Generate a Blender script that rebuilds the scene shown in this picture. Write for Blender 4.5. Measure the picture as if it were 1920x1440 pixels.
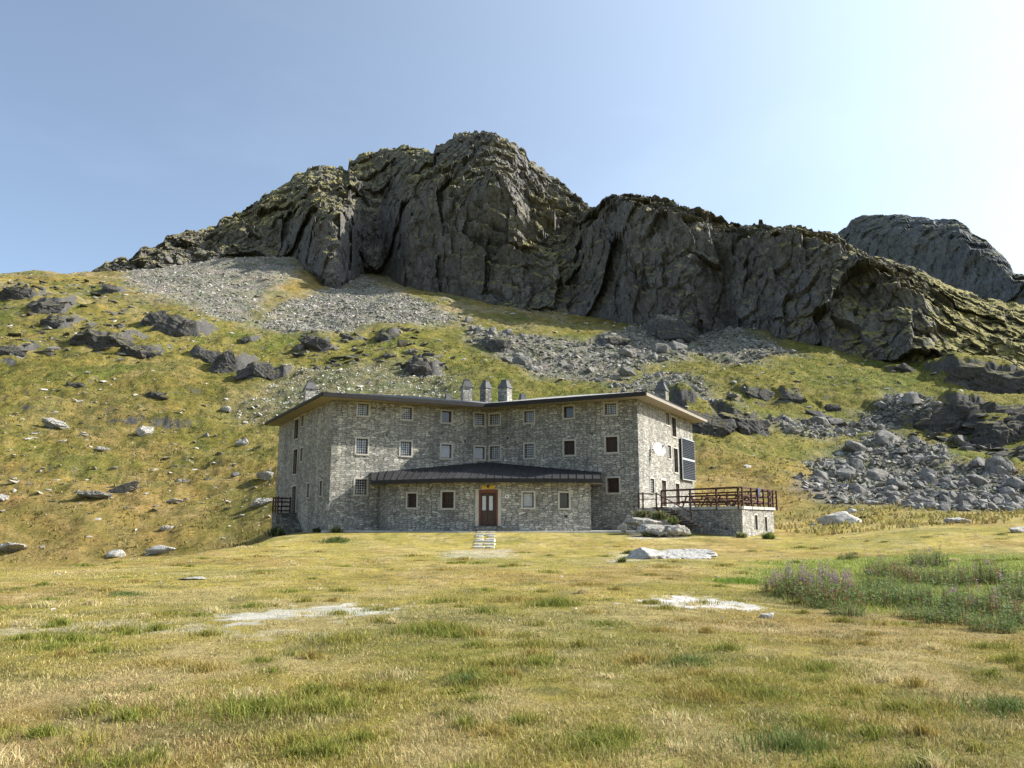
import bpy, bmesh, math, random
import numpy as np
from mathutils import Vector, Matrix
random.seed(7); rng = np.random.default_rng(7)
for o in list(bpy.data.objects): bpy.data.objects.remove(o)
SC = bpy.context.scene; COL = SC.collection

# ---------------------------------------------------------------- camera, sky, sun, exposure
F = 1507.0; HZ = 254.0; TH = math.atan(HZ / F); CT, ST = math.cos(TH), math.sin(TH); EYE = 1.6
cam = bpy.data.cameras.new('camera'); cam_o = bpy.data.objects.new('camera', cam); COL.objects.link(cam_o)
cam.sensor_width = 36; cam.lens = 36 * F / 1920; cam.clip_end = 6000; cam.clip_start = 0.1
cam_o.location = (0, 0, EYE); cam_o.rotation_euler = (math.pi / 2 + TH, 0, 0); SC.camera = cam_o
SUN = Vector((1.42, 0.18, 1.0)).normalized()
EL = math.asin(SUN.z); AZ = math.atan2(SUN.x, SUN.y)
w = bpy.data.worlds.new('World'); SC.world = w; w.use_nodes = True
nt = w.node_tree; nt.nodes.clear()
out = nt.nodes.new('ShaderNodeOutputWorld'); bg = nt.nodes.new('ShaderNodeBackground'); sk = nt.nodes.new('ShaderNodeTexSky')
sk.sky_type = 'NISHITA'; sk.sun_disc = False; sk.sun_elevation = EL; sk.sun_rotation = AZ
sk.altitude = 1500; sk.air_density = 1.0; sk.dust_density = 2.6; sk.ozone_density = 0.35
nt.links.new(sk.outputs[0], bg.inputs[0]); bg.inputs[1].default_value = 0.095
# thin bright haze round the sun, in world space
ge = nt.nodes.new('ShaderNodeNewGeometry'); dp = nt.nodes.new('ShaderNodeVectorMath'); dp.operation = 'DOT_PRODUCT'; dp.inputs[1].default_value = tuple(-SUN)
nt.links.new(ge.outputs['Incoming'], dp.inputs[0]); g1_ = nt.nodes.new('ShaderNodeMath'); g1_.operation = 'MULTIPLY_ADD'; g1_.inputs[1].default_value = .5; g1_.inputs[2].default_value = .5; g1_.use_clamp = True
nt.links.new(dp.outputs['Value'], g1_.inputs[0]); g2_ = nt.nodes.new('ShaderNodeMath'); g2_.operation = 'POWER'; g2_.inputs[1].default_value = 5.2; nt.links.new(g1_.outputs[0], g2_.inputs[0])
g3_ = nt.nodes.new('ShaderNodeMath'); g3_.operation = 'MULTIPLY'; g3_.inputs[1].default_value = .62; nt.links.new(g2_.outputs[0], g3_.inputs[0])
bg2 = nt.nodes.new('ShaderNodeBackground'); bg2.inputs[0].default_value = (.84, .95, 1.0, 1); nt.links.new(g3_.outputs[0], bg2.inputs[1])
g4_ = nt.nodes.new('ShaderNodeMath'); g4_.operation = 'ADD'; g4_.inputs[1].default_value = .052; nt.links.new(g3_.outputs[0], g4_.inputs[0])
cn = nt.nodes.new('ShaderNodeTexNoise'); cm = nt.nodes.new('ShaderNodeMapping'); cm.inputs['Scale'].default_value = (1.2, 1.0, 3.5); cm.inputs['Rotation'].default_value = (0, .5, 0); nt.links.new(ge.outputs['Incoming'], cm.inputs[0]); nt.links.new(cm.outputs[0], cn.inputs['Vector']); cn.inputs['Scale'].default_value = 2.2; cn.inputs['Detail'].default_value = 7; cn.inputs['Roughness'].default_value = .55
cr_ = nt.nodes.new('ShaderNodeMapRange'); cr_.inputs[1].default_value = .5; cr_.inputs[2].default_value = .75; cr_.inputs[4].default_value = .03; nt.links.new(cn.outputs[0], cr_.inputs[0])
g5_ = nt.nodes.new('ShaderNodeMath'); g5_.operation = 'ADD'; nt.links.new(g4_.outputs[0], g5_.inputs[0]); nt.links.new(cr_.outputs[0], g5_.inputs[1]); nt.links.new(g5_.outputs[0], bg2.inputs[1])
ad = nt.nodes.new('ShaderNodeAddShader'); nt.links.new(bg.outputs[0], ad.inputs[0]); nt.links.new(bg2.outputs[0], ad.inputs[1]); nt.links.new(ad.outputs[0], out.inputs[0])
sl = bpy.data.lights.new('sun', 'SUN'); sl.energy = 5.0; sl.angle = math.radians(0.5); sl.color = (1.0, 0.95, 0.86)
so = bpy.data.objects.new('sun', sl); COL.objects.link(so); so.rotation_euler = SUN.to_track_quat('Z', 'Y').to_euler()
SC.view_settings.view_transform = 'Standard'; SC.view_settings.look = 'None'; SC.view_settings.gamma = 1
SC.view_settings.exposure = 0.95

# ---------------------------------------------------------------- helpers
def FW(py): return F * CT - (720 - py) * ST
def DZ(py): return (F * ST + (720 - py) * CT) / FW(py)
def XR(px, py): return (px - 960) / FW(py)
def at(px, py, D): return Vector((XR(px, py) * D, D, EYE + DZ(py) * D))

def tag(o, label=None, cat=None, group=None, kind=None):
    if label: o['label'] = label
    if cat: o['category'] = cat
    if group: o['group'] = group
    if kind: o['kind'] = kind
    return o
def empty(name, loc=(0, 0, 0), rz=0):
    o = bpy.data.objects.new(name, None); COL.objects.link(o); o.location = loc; o.rotation_euler = (0, 0, rz)
    o.empty_display_size = 0.2; return o
def link(name, me, mat=None, parent=None):
    o = bpy.data.objects.new(name, me); COL.objects.link(o)
    if mat and not me.materials: me.materials.append(mat)
    if parent:
        o.parent = parent
    return o
def np_mesh(name, V, Fc, smooth=False, col=None):
    me = bpy.data.meshes.new(name); V = np.asarray(V, np.float32); Fc = np.asarray(Fc, np.int32); k = Fc.shape[1]
    me.vertices.add(len(V)); me.vertices.foreach_set('co', V.ravel())
    me.loops.add(Fc.size); me.loops.foreach_set('vertex_index', Fc.ravel())
    me.polygons.add(len(Fc)); me.polygons.foreach_set('loop_start', np.arange(len(Fc), dtype=np.int32) * k)
    me.polygons.foreach_set('use_smooth', np.full(len(Fc), smooth))
    if col is not None:
        a = me.attributes.new('Col', 'FLOAT_COLOR', 'POINT')
        c = np.ones((len(V), 4), np.float32); c[:, :3] = col; a.data.foreach_set('color', c.ravel())
    me.update(calc_edges=True); return me
def grid_faces(nr, nc):
    i = np.arange(nr - 1)[:, None] * nc + np.arange(nc - 1)[None]
    i = i.ravel(); return np.stack([i, i + 1, i + nc + 1, i + nc], 1)
class MB:
    def __init__(s): s.v = []; s.f = []
    def poly(s, pts):
        n = len(s.v); s.v += [tuple(p) for p in pts]; s.f.append(tuple(range(n, n + len(pts))))
    def hexa(s, b, t):      # bottom ring, top ring (4 each)
        n = len(s.v); s.v += [tuple(p) for p in b] + [tuple(p) for p in t]
        s.f += [(n+3, n+2, n+1, n), (n+4, n+5, n+6, n+7)]
        for i in range(4):
            j = (i + 1) % 4; s.f.append((n + i, n + j, n + 4 + j, n + 4 + i))
    def box(s, c, sx, sy, sz, rz=0, top=1.0):
        R = Matrix.Rotation(rz, 3, 'Z'); c = Vector(c)
        b = [c + R @ Vector((x * sx / 2, y * sy / 2, -sz / 2)) for x, y in ((-1, -1), (1, -1), (1, 1), (-1, 1))]
        t = [c + R @ Vector((x * sx / 2 * top, y * sy / 2 * top, sz / 2)) for x, y in ((-1, -1), (1, -1), (1, 1), (-1, 1))]
        s.hexa(b, t)
    def bar(s, p, q, wd, h=None, up=(0, 0, 1)):
        p = Vector(p); q = Vector(q); h = h or wd; d = (q - p).normalized(); u = Vector(up)
        if abs(d.dot(u)) > .98: u = Vector((1, 0, 0))
        a = d.cross(u).normalized() * wd / 2; b = a.cross(d).normalized() * h / 2
        s.hexa([p - a - b, p + a - b, p + a + b, p - a + b], [q - a - b, q + a - b, q + a + b, q - a + b])
    def cyl(s, p, q, r0, r1=None, n=12):
        p = Vector(p); q = Vector(q); r1 = r0 if r1 is None else r1; d = (q - p).normalized()
        u = Vector((0, 0, 1)) if abs(d.z) < .9 else Vector((1, 0, 0)); a = d.cross(u).normalized(); b = d.cross(a)
        k = len(s.v)
        for c, r in ((p, r0), (q, r1)):
            for i in range(n):
                t = 2 * math.pi * i / n; s.v.append(tuple(c + a * r * math.cos(t) + b * r * math.sin(t)))
        for i in range(n):
            j = (i + 1) % n; s.f.append((k + i, k + n + i, k + n + j, k + j))
        s.f.append(tuple(range(k, k + n))); s.f.append(tuple(range(k + 2 * n - 1, k + n - 1, -1)))
    def build(s, name, mat, parent=None, smooth=False, origin=None):
        me = bpy.data.meshes.new(name)
        off = Vector(origin) if origin is not None else (Vector(parent.matrix_world.translation) if False else Vector((0, 0, 0)))
        me.from_pydata([tuple(Vector(v) - off) for v in s.v], [], s.f); me.update()
        bm = bmesh.new(); bm.from_mesh(me); bmesh.ops.recalc_face_normals(bm, faces=bm.faces); bm.to_mesh(me); bm.free()
        if smooth: me.polygons.foreach_set('use_smooth', [True] * len(me.polygons))
        o = link(name, me, mat, parent)
        if origin is not None: o.location = off
        return o

# ---- numpy noise
_p = rng.permutation(256); _p = np.concatenate([_p, _p, _p])
_g = rng.normal(size=(256, 3)); _g /= np.linalg.norm(_g, axis=1)[:, None]
def perlin(x, y, z):
    x = np.asarray(x, float); y = np.asarray(y, float) + 0 * x; z = np.asarray(z, float) + 0 * x
    xi = np.floor(x).astype(int); yi = np.floor(y).astype(int); zi = np.floor(z).astype(int)
    xf, yf, zf = x - xi, y - yi, z - zi; xi &= 255; yi &= 255; zi &= 255
    u = xf * xf * xf * (xf * (xf * 6 - 15) + 10); v = yf * yf * yf * (yf * (yf * 6 - 15) + 10); ww = zf * zf * zf * (zf * (zf * 6 - 15) + 10)
    def gr(a, b, c):
        h = _p[_p[_p[xi + a] + yi + b] + zi + c]; g = _g[h]
        return g[..., 0] * (xf - a) + g[..., 1] * (yf - b) + g[..., 2] * (zf - c)
    x00 = gr(0, 0, 0) * (1 - u) + gr(1, 0, 0) * u; x10 = gr(0, 1, 0) * (1 - u) + gr(1, 1, 0) * u
    x01 = gr(0, 0, 1) * (1 - u) + gr(1, 0, 1) * u; x11 = gr(0, 1, 1) * (1 - u) + gr(1, 1, 1) * u
    return 1.6 * ((x00 * (1 - v) + x10 * v) * (1 - ww) + (x01 * (1 - v) + x11 * v) * ww)
def fbm(x, y, z=0.0, o=4, ridged=False, gain=.5):
    t = 0; a = 1.0; f = 1.0; n = 0
    for i in range(o):
        v = perlin(np.asarray(x) * f + 17.3 * i, np.asarray(y) * f + 5.1 * i, np.asarray(z) * f + 3.7 * i)
        if ridged: v = 1 - 2 * np.abs(v)
        t = t + v * a; n += a; a *= gain; f *= 2.03
    return t / n
def worley(x, y, z):      # returns F1 and a per-cell random
    xi, yi, zi = np.floor(x).astype(int), np.floor(y).astype(int), np.floor(z).astype(int)
    b = np.full(x.shape, 9.0); b2 = np.full(x.shape, 9.0); cr = np.zeros(x.shape); tl = np.zeros(x.shape)
    for dx in (-1, 0, 1):
        for dy in (-1, 0, 1):
            for dz in (-1, 0, 1):
                cx, cy, cz = xi + dx, yi + dy, zi + dz
                h = _p[_p[_p[cx & 255] + (cy & 255)] + (cz & 255)]; g = _g[h]
                d = (cx + .5 + .45 * g[..., 0] - x) ** 2 + (cy + .5 + .45 * g[..., 1] - y) ** 2 + (cz + .5 + .45 * g[..., 2] - z) ** 2
                m = d < b; b2 = np.where(m, b, np.minimum(b2, d)); b = np.where(m, d, b); cr = np.where(m, h / 255.0, cr); g2 = _g[_p[h + 57]]; ox, oy, oz = x - (cx + .5 + .45 * g[..., 0]), y - (cy + .5 + .45 * g[..., 1]), z - (cz + .5 + .45 * g[..., 2]); tl = np.where(m, g2[..., 0] * ox + g2[..., 1] * oy + g2[..., 2] * oz, tl)
    global TL; TL = tl
    return np.sqrt(b), np.sqrt(b2), cr
def sm(a, b, x):
    t = np.clip((x - a) / (b - a), 0, 1); return t * t * (3 - 2 * t)
def pchip(xk, yk, x):     # yk may be (n, m), x 1-D -> (len(x), m)
    xk = np.asarray(xk, float); yk = np.asarray(yk, float); one = yk.ndim == 1
    if one: yk = yk[:, None]
    h = np.diff(xk)[:, None]; d = np.diff(yk, axis=0) / h; m = np.zeros_like(yk)
    m[0] = d[0]; m[-1] = d[-1]
    s = d[:-1] * d[1:]; w1 = 2 * h[1:] + h[:-1]; w2 = h[1:] + 2 * h[:-1]
    with np.errstate(all='ignore'): hm = (w1 + w2) / (w1 / d[:-1] + w2 / d[1:])
    m[1:-1] = np.where(s > 0, hm, 0)
    x = np.clip(x, xk[0], xk[-1]); i = np.clip(np.searchsorted(xk, x) - 1, 0, len(xk) - 2)
    t = ((x - xk[i]) / h[i, 0])[:, None]; hh = h[i]
    r = (2*t**3 - 3*t**2 + 1) * yk[i] + (t**3 - 2*t**2 + t) * hh * m[i] + (-2*t**3 + 3*t**2) * yk[i+1] + (t**3 - t**2) * hh * m[i+1]
    return r[:, 0] if one else r

# ---------------------------------------------------------------- materials
def newmat(name):
    m = bpy.data.materials.new(name); m.use_nodes = True; t = m.node_tree; t.nodes.clear()
    o = t.nodes.new('ShaderNodeOutputMaterial'); b = t.nodes.new('ShaderNodeBsdfPrincipled'); t.links.new(b.outputs[0], o.inputs[0])
    b.inputs['Roughness'].default_value = .9; b.inputs['Specular IOR Level'].default_value = .25
    return m, t, b
def N(t, k, **kw):
    n = t.nodes.new(k)
    for a, v in kw.items():
        if hasattr(n, a): setattr(n, a, v)
        else: n.inputs[a].default_value = v
    return n
def noise(t, vec, scale, detail=6, rough=.6):
    n = N(t, 'ShaderNodeTexNoise'); n.inputs['Scale'].default_value = scale; n.inputs['Detail'].default_value = detail
    n.inputs['Roughness'].default_value = rough; t.links.new(vec, n.inputs['Vector']); return n.outputs[0]
def ramp(t, fac, stops):
    n = N(t, 'ShaderNodeValToRGB'); t.links.new(fac, n.inputs[0]); e = n.color_ramp.elements
    while len(e) < len(stops): e.new(.5)
    for i, (p, c) in enumerate(stops):
        e[i].position = p; e[i].color = (*(c if isinstance(c, tuple) else (c, c, c)), 1)
    return n.outputs[0]
def mix(t, fac, a, b, mode='MIX'):
    n = N(t, 'ShaderNodeMix'); n.data_type = 'RGBA'; n.blend_type = mode
    for s, v in ((0, fac), (6, a), (7, b)):
        if isinstance(v, (int, float)): n.inputs[s].default_value = v
        elif isinstance(v, tuple): n.inputs[s].default_value = (*v, 1)
        else: t.links.new(v, n.inputs[s])
    return n.outputs[2]
def math_(t, op, a, b=0.0, c=None):
    n = N(t, 'ShaderNodeMath'); n.operation = op
    for i, v in enumerate((a, b, c)):
        if v is None: continue
        if isinstance(v, (int, float)): n.inputs[i].default_value = v
        else: t.links.new(v, n.inputs[i])
    return n.outputs[0]
def bump(t, b, h, dist, strength=1.0, prev=None):
    n = N(t, 'ShaderNodeBump'); n.inputs['Distance'].default_value = dist; n.inputs['Strength'].default_value = strength
    t.links.new(h, n.inputs['Height'])
    if prev is not None: t.links.new(prev, n.inputs['Normal'])
    t.links.new(n.outputs[0], b.inputs['Normal']); return n.outputs[0]
def mapping(t, vec, scale):
    n = N(t, 'ShaderNodeMapping'); n.inputs['Scale'].default_value = scale; t.links.new(vec, n.inputs[0]); return n.outputs[0]
def simple(name, c, rough=.8, var=.25, scale=6.0, metal=0.0, bmp=0.0, spec=.25):
    m, t, b = newmat(name); g = N(t, 'ShaderNodeNewGeometry'); n = noise(t, g.outputs['Position'], scale, 5)
    lo = tuple(x * (1 - var) for x in c); hi = tuple(min(1, x * (1 + var)) for x in c)
    t.links.new(ramp(t, n, [(.3, lo), (.7, hi)]), b.inputs['Base Color'])
    b.inputs['Roughness'].default_value = rough; b.inputs['Metallic'].default_value = metal; b.inputs['Specular IOR Level'].default_value = spec
    if bmp: bump(t, b, n, bmp)
    return m
def masonry(name, cols, mortar, sx=2.3, sz=5.0, dep=.05):
    m, t, b = newmat(name); g = N(t, 'ShaderNodeNewGeometry'); P = g.outputs['Position']
    cr = N(t, 'ShaderNodeVectorMath'); cr.operation = 'CROSS_PRODUCT'; cr.inputs[0].default_value = (0, 0, 1); t.links.new(g.outputs['True Normal'], cr.inputs[1])
    dt = N(t, 'ShaderNodeVectorMath'); dt.operation = 'DOT_PRODUCT'; t.links.new(P, dt.inputs[0]); t.links.new(cr.outputs[0], dt.inputs[1])
    sp = N(t, 'ShaderNodeSeparateXYZ'); t.links.new(P, sp.inputs[0])
    wn = N(t, 'ShaderNodeTexNoise'); wn.inputs['Scale'].default_value = 1.6; wn.inputs['Detail'].default_value = 3; t.links.new(P, wn.inputs['Vector'])
    ws = N(t, 'ShaderNodeSeparateXYZ'); t.links.new(wn.outputs[1], ws.inputs[0])
    u = math_(t, 'MULTIPLY_ADD', ws.outputs[0], .18, dt.outputs['Value']); v = math_(t, 'MULTIPLY_ADD', ws.outputs[1], .16, sp.outputs[2])
    cb = N(t, 'ShaderNodeCombineXYZ'); t.links.new(math_(t, 'MULTIPLY', u, sx), cb.inputs[0]); t.links.new(math_(t, 'MULTIPLY', v, sz), cb.inputs[1])
    def vor(feat):
        n = N(t, 'ShaderNodeTexVoronoi'); n.voronoi_dimensions = '2D'; n.distance = 'CHEBYCHEV'; n.feature = feat
        n.inputs['Scale'].default_value = 1; n.inputs['Randomness'].default_value = .85; t.links.new(cb.outputs[0], n.inputs['Vector']); return n
    a = vor('F1'); c2 = vor('F2')
    e = math_(t, 'SUBTRACT', c2.outputs['Distance'], a.outputs['Distance'])
    gap = ramp(t, e, [(.02, 0.0), (.13, 1.0)])
    s3 = N(t, 'ShaderNodeSeparateXYZ'); t.links.new(a.outputs['Color'], s3.inputs[0])
    sc = ramp(t, s3.outputs[0], [(i / (len(cols) - 1), c) for i, c in enumerate(cols)])
    fine = noise(t, P, 9, 6, .7); big = noise(t, P, .35, 4)
    sc = mix(t, 1.0, sc, ramp(t, fine, [(.25, .62), (.75, 1.3)]), 'MULTIPLY')
    sc = mix(t, 1.0, sc, ramp(t, big, [(.3, .8), (.7, 1.15)]), 'MULTIPLY')
    sc = mix(t, 1.0, sc, ramp(t, noise(t, mapping(t, P, (1.1, 1.1, .16)), 1.3, 5, .6), [(.35, (.74, .75, .76)), (.6, (1.08, 1.06, 1.02))]), 'MULTIPLY')
    t.links.new(mix(t, gap, mortar, sc), b.inputs['Base Color'])
    hgt = math_(t, 'ADD', math_(t, 'MULTIPLY', gap, 1.0), math_(t, 'ADD', math_(t, 'MULTIPLY', fine, .5), math_(t, 'MULTIPLY', s3.outputs[1], .7)))
    bump(t, b, hgt, dep, 1.0); b.inputs['Roughness'].default_value = .95
    return m
M = {}
M['stone'] = masonry('rubble_masonry', [(.215, .21, .19), (.31, .295, .26), (.43, .415, .365), (.26, .25, .235), (.56, .535, .47)], (.10, .095, .085), 2.9, 7.0, .035)
M['stone_dark'] = masonry('dark_masonry', [(.12, .12, .11), (.2, .19, .17), (.3, .29, .26)], (.07, .07, .06), 2.6, 6.5, .035)
M['surround'] = simple('pale_stone_trim', (.42, .39, .34), .9, .15, 8)
M['slate'] = simple('slate_cap', (.10, .10, .10), .8, .3, 5)
M['metal_roof'] = simple('grey_sheet_metal', (.20, .205, .21), .6, .12, 1.5, .3, spec=.5)
M['dark_roof'] = simple('dark_sheet_metal', (.030, .029, .031), .75, .3, 1.2, 0, spec=.2)
M['gutter'] = simple('dark_gutter', (.018, .016, .016), .6, .3, 2)
M['soffit'] = simple('pale_soffit', (.34, .29, .22), .9, .12, 3)
M['fascia_pale'] = simple('sunlit_fascia', (.25, .22, .18), .8, .15, 3)  # right eave only: sunlight put into the colour, paler than the other fascias
M['wood'] = simple('brown_wood', (.066, .040, .030), .6, .3, 9)
M['wood_dark'] = simple('dark_wood', (.035, .018, .014), .6, .3, 9)
M['wood_rail'] = simple('reddish_rail_wood', (.06, .026, .02), .7, .3, 9)
M['wood_red'] = simple('weathered_bench_wood', (.20, .09, .06), .7, .3, 6)
M['white'] = simple('white_paint', (.75, .75, .73), .6, .05, 5)
M['bars'] = simple('pale_bars', (.55, .55, .55), .6, .1, 5)
M['iron'] = simple('black_iron', (.02, .02, .02), .5, .2, 5)
M['yellow'] = simple('yellow_board', (.55, .36, .04), .6, .2, 6)
M['blue'] = simple('blue_cloth', (.06, .08, .14), .9, .3, 9)
M['slab'] = simple('pale_slab', (.58, .56, .51), .9, .2, 3, bmp=.02)
M['concrete'] = simple('pale_concrete', (.42, .41, .37), .95, .25, 2.5, bmp=.02)
M['curtain'] = simple('net_curtain', (.5, .52, .55), .9, .1, 9)
def glass(name, c, r):
    m, t, b = newmat(name); b.inputs['Base Color'].default_value = (*c, 1); b.inputs['Roughness'].default_value = r
    b.inputs['Specular IOR Level'].default_value = .7; return m
M['pane'] = glass('window_glass', (.10, .13, .18), .12); M['pane_dark'] = glass('dark_window_glass', (.012, .012, .015), .15)
M['pv'] = glass('solar_cell', (.018, .022, .035), .12)

def rock_mat(name, cols, grass=0.0, gcol=((.15, .145, .04), (.28, .235, .085)), scale=.25, bd=.25, thr=(.62, .82), streak=.3):
    m, t, b = newmat(name); g = N(t, 'ShaderNodeNewGeometry'); P = g.outputs['Position']
    n1 = noise(t, P, scale, 8, .65); n2 = noise(t, mapping(t, P, (1, 1, streak)), scale * 6, 8, .7); n3 = noise(t, P, scale * 22, 6, .7)
    c = ramp(t, n1, [(.28 + .44 * i / (len(cols) - 1), k) for i, k in enumerate(cols)])
    c = mix(t, 1.0, c, ramp(t, n2, [(.3, .68), (.7, 1.32)]), 'MULTIPLY')
    c = mix(t, 1.0, c, ramp(t, n3, [(.3, .7), (.7, 1.3)]), 'MULTIPLY')
    v = N(t, 'ShaderNodeTexVoronoi'); v.feature = 'DISTANCE_TO_EDGE'; v.inputs['Scale'].default_value = scale * 3
    wv = N(t, 'ShaderNodeVectorMath'); wv.operation = 'ADD'; t.links.new(mapping(t, P, (1, 1, .45)), wv.inputs[0]); 
    nn = N(t, 'ShaderNodeTexNoise'); nn.inputs['Scale'].default_value = scale * 2; nn.inputs['Detail'].default_value = 5; t.links.new(P, nn.inputs['Vector'])
    sc_ = N(t, 'ShaderNodeVectorMath'); sc_.operation = 'SCALE'; sc_.inputs['Scale'].default_value = 1.2 / scale * .6; t.links.new(nn.outputs[1], sc_.inputs[0]); t.links.new(sc_.outputs[0], wv.inputs[1])
    t.links.new(wv.outputs[0], v.inputs['Vector'])
    crack = ramp(t, v.outputs['Distance'], [(0, .45), (.06, 1.0)])
    c = mix(t, .7, c, mix(t, 1.0, c, crack, 'MULTIPLY'))
    h = math_(t, 'ADD', math_(t, 'MULTIPLY', n2, 1.0), math_(t, 'MULTIPLY', n3, .35)); h = math_(t, 'ADD', h, math_(t, 'MULTIPLY', crack, .3))
    if grass > 0:
        sp = N(t, 'ShaderNodeSeparateXYZ'); t.links.new(g.outputs['Normal'], sp.inputs[0])
        k = math_(t, 'ADD', sp.outputs[2], math_(t, 'MULTIPLY', math_(t, 'SUBTRACT', noise(t, P, scale * 1.5, 6, .7), .5), 1.1))
        if name == 'cliff_rock':
            at_ = N(t, 'ShaderNodeAttribute'); at_.attribute_name = 'Col'; k = math_(t, 'ADD', k, math_(t, 'MULTIPLY', at_.outputs['Fac'], .42))
        k = ramp(t, k, [(thr[0], 0.0), (thr[1], grass)])
        gc = ramp(t, noise(t, P, scale * 8, 7, .7), [(.3, gcol[0]), (.7, gcol[1])])
        c = mix(t, k, c, gc)
    t.links.new(c, b.inputs['Base Color']); bump(t, b, h, bd, 1.0); return m
M['cliff'] = rock_mat('cliff_rock', [(.085, .083, .085), (.14, .135, .13), (.11, .105, .10), (.26, .25, .23)], 1.0, scale=.06, bd=.7, thr=(.53, .66))
M['far_cliff'] = rock_mat('far_cliff_rock', [(.075, .085, .095), (.115, .125, .132), (.09, .10, .108)], 1.0, scale=.02, bd=1.2, thr=(.7, .95))
M['crag'] = rock_mat('crag_rock', [(.045, .043, .042), (.10, .096, .09), (.07, .067, .064), (.16, .15, .14)], .9, scale=.6, bd=.45, thr=(.70, .88))
M['boulder'] = rock_mat('boulder_rock', [(.13, .124, .112), (.22, .21, .19), (.165, .157, .142), (.31, .295, .262)], 0, scale=.5, bd=.12)
M['pale_boulder'] = rock_mat('pale_boulder_rock', [(.30, .29, .265), (.52, .50, .46), (.42, .405, .37), (.64, .62, .57)], 0, scale=1.6, bd=.09)
M['terr_boulder'] = rock_mat('lichen_boulder_rock', [(.22, .21, .19), (.38, .36, .32), (.30, .28, .25)], 0, scale=1.2, bd=.08)

def attr_mat(name, lo, hi, fine=3.0, bd=.05, rock=False, rough=1.0):
    m, t, b = newmat(name); a = N(t, 'ShaderNodeAttribute'); a.attribute_name = 'Col'; g = N(t, 'ShaderNodeNewGeometry'); P = g.outputs['Position']
    n1 = noise(t, P, fine, 8, .75); n2 = noise(t, P, fine * .12, 8, .7); n3 = noise(t, P, fine * 12, 5, .7)
    c = mix(t, 1.0, a.outputs['Color'], ramp(t, n1, [(.3, lo), (.7, hi)]), 'MULTIPLY')
    c = mix(t, 1.0, c, ramp(t, n2, [(.32, (.68, .72, .6)), (.68, (1.28, 1.22, 1.3))]), 'MULTIPLY')
    c = mix(t, 1.0, c, ramp(t, n3, [(.3, .75), (.7, 1.25)]), 'MULTIPLY')
    h = math_(t, 'ADD', n1, math_(t, 'MULTIPLY', n3, .25))
    if rock:
        spy = N(t, 'ShaderNodeSeparateXYZ'); t.links.new(P, spy.inputs[0]); fm = N(t, 'ShaderNodeMapRange'); fm.inputs[1].default_value = 50; fm.inputs[2].default_value = 95; t.links.new(spy.outputs[1], fm.inputs[0])
        n4 = noise(t, P, .75, 8, .8); n5 = noise(t, P, .16, 6, .7)
        sp4 = mix(t, 1.0, ramp(t, n4, [(.36, (.50, .56, .45)), (.50, (1.0, 1.0, 1.0)), (.68, (1.35, 1.25, 1.25))]), ramp(t, n5, [(.34, (.66, .78, .62)), (.66, (1.2, 1.08, 1.15))]), 'MULTIPLY')
        c = mix(t, fm.outputs[0], c, mix(t, 1.0, c, sp4, 'MULTIPLY')); h = math_(t, 'ADD', h, math_(t, 'MULTIPLY', math_(t, 'MULTIPLY', n4, fm.outputs[0]), 3.2))
        sp = N(t, 'ShaderNodeSeparateXYZ'); t.links.new(g.outputs['Normal'], sp.inputs[0])
        k = math_(t, 'ADD', sp.outputs[2], math_(t, 'MULTIPLY', math_(t, 'SUBTRACT', n2, .5), .5))
        c = mix(t, ramp(t, k, [(.62, 1.0), (.74, 0.0)]), c, mix(t, 1.0, (.11, .106, .10), ramp(t, n1, [(.3, .5), (.7, 1.5)]), 'MULTIPLY'))
    t.links.new(c, b.inputs['Base Color']); bump(t, b, h, bd); b.inputs['Roughness'].default_value = rough; b.inputs['Specular IOR Level'].default_value = .1
    return m
M['ground'] = attr_mat('alpine_turf', .62, 1.38, 2.6, .22, True)
M['rubble'] = attr_mat('rubble_stone', .7, 1.3, 1.5, .06)
def leaf_mat(name, tr=.3):
    m, t, b = newmat(name); a = N(t, 'ShaderNodeAttribute'); a.attribute_name = 'Col'; t.links.new(a.outputs['Color'], b.inputs['Base Color'])
    b.inputs['Roughness'].default_value = .6; b.inputs['Specular IOR Level'].default_value = .2
    tl = N(t, 'ShaderNodeBsdfTranslucent'); t.links.new(a.outputs['Color'], tl.inputs[0]); mx = N(t, 'ShaderNodeMixShader'); mx.inputs[0].default_value = tr
    t.links.new(b.outputs[0], mx.inputs[1]); t.links.new(tl.outputs[0], mx.inputs[2]); t.links.new(mx.outputs[0], t.nodes['Material Output'].inputs[0]); return m
M['blade'] = leaf_mat('grass_blades')

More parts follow.
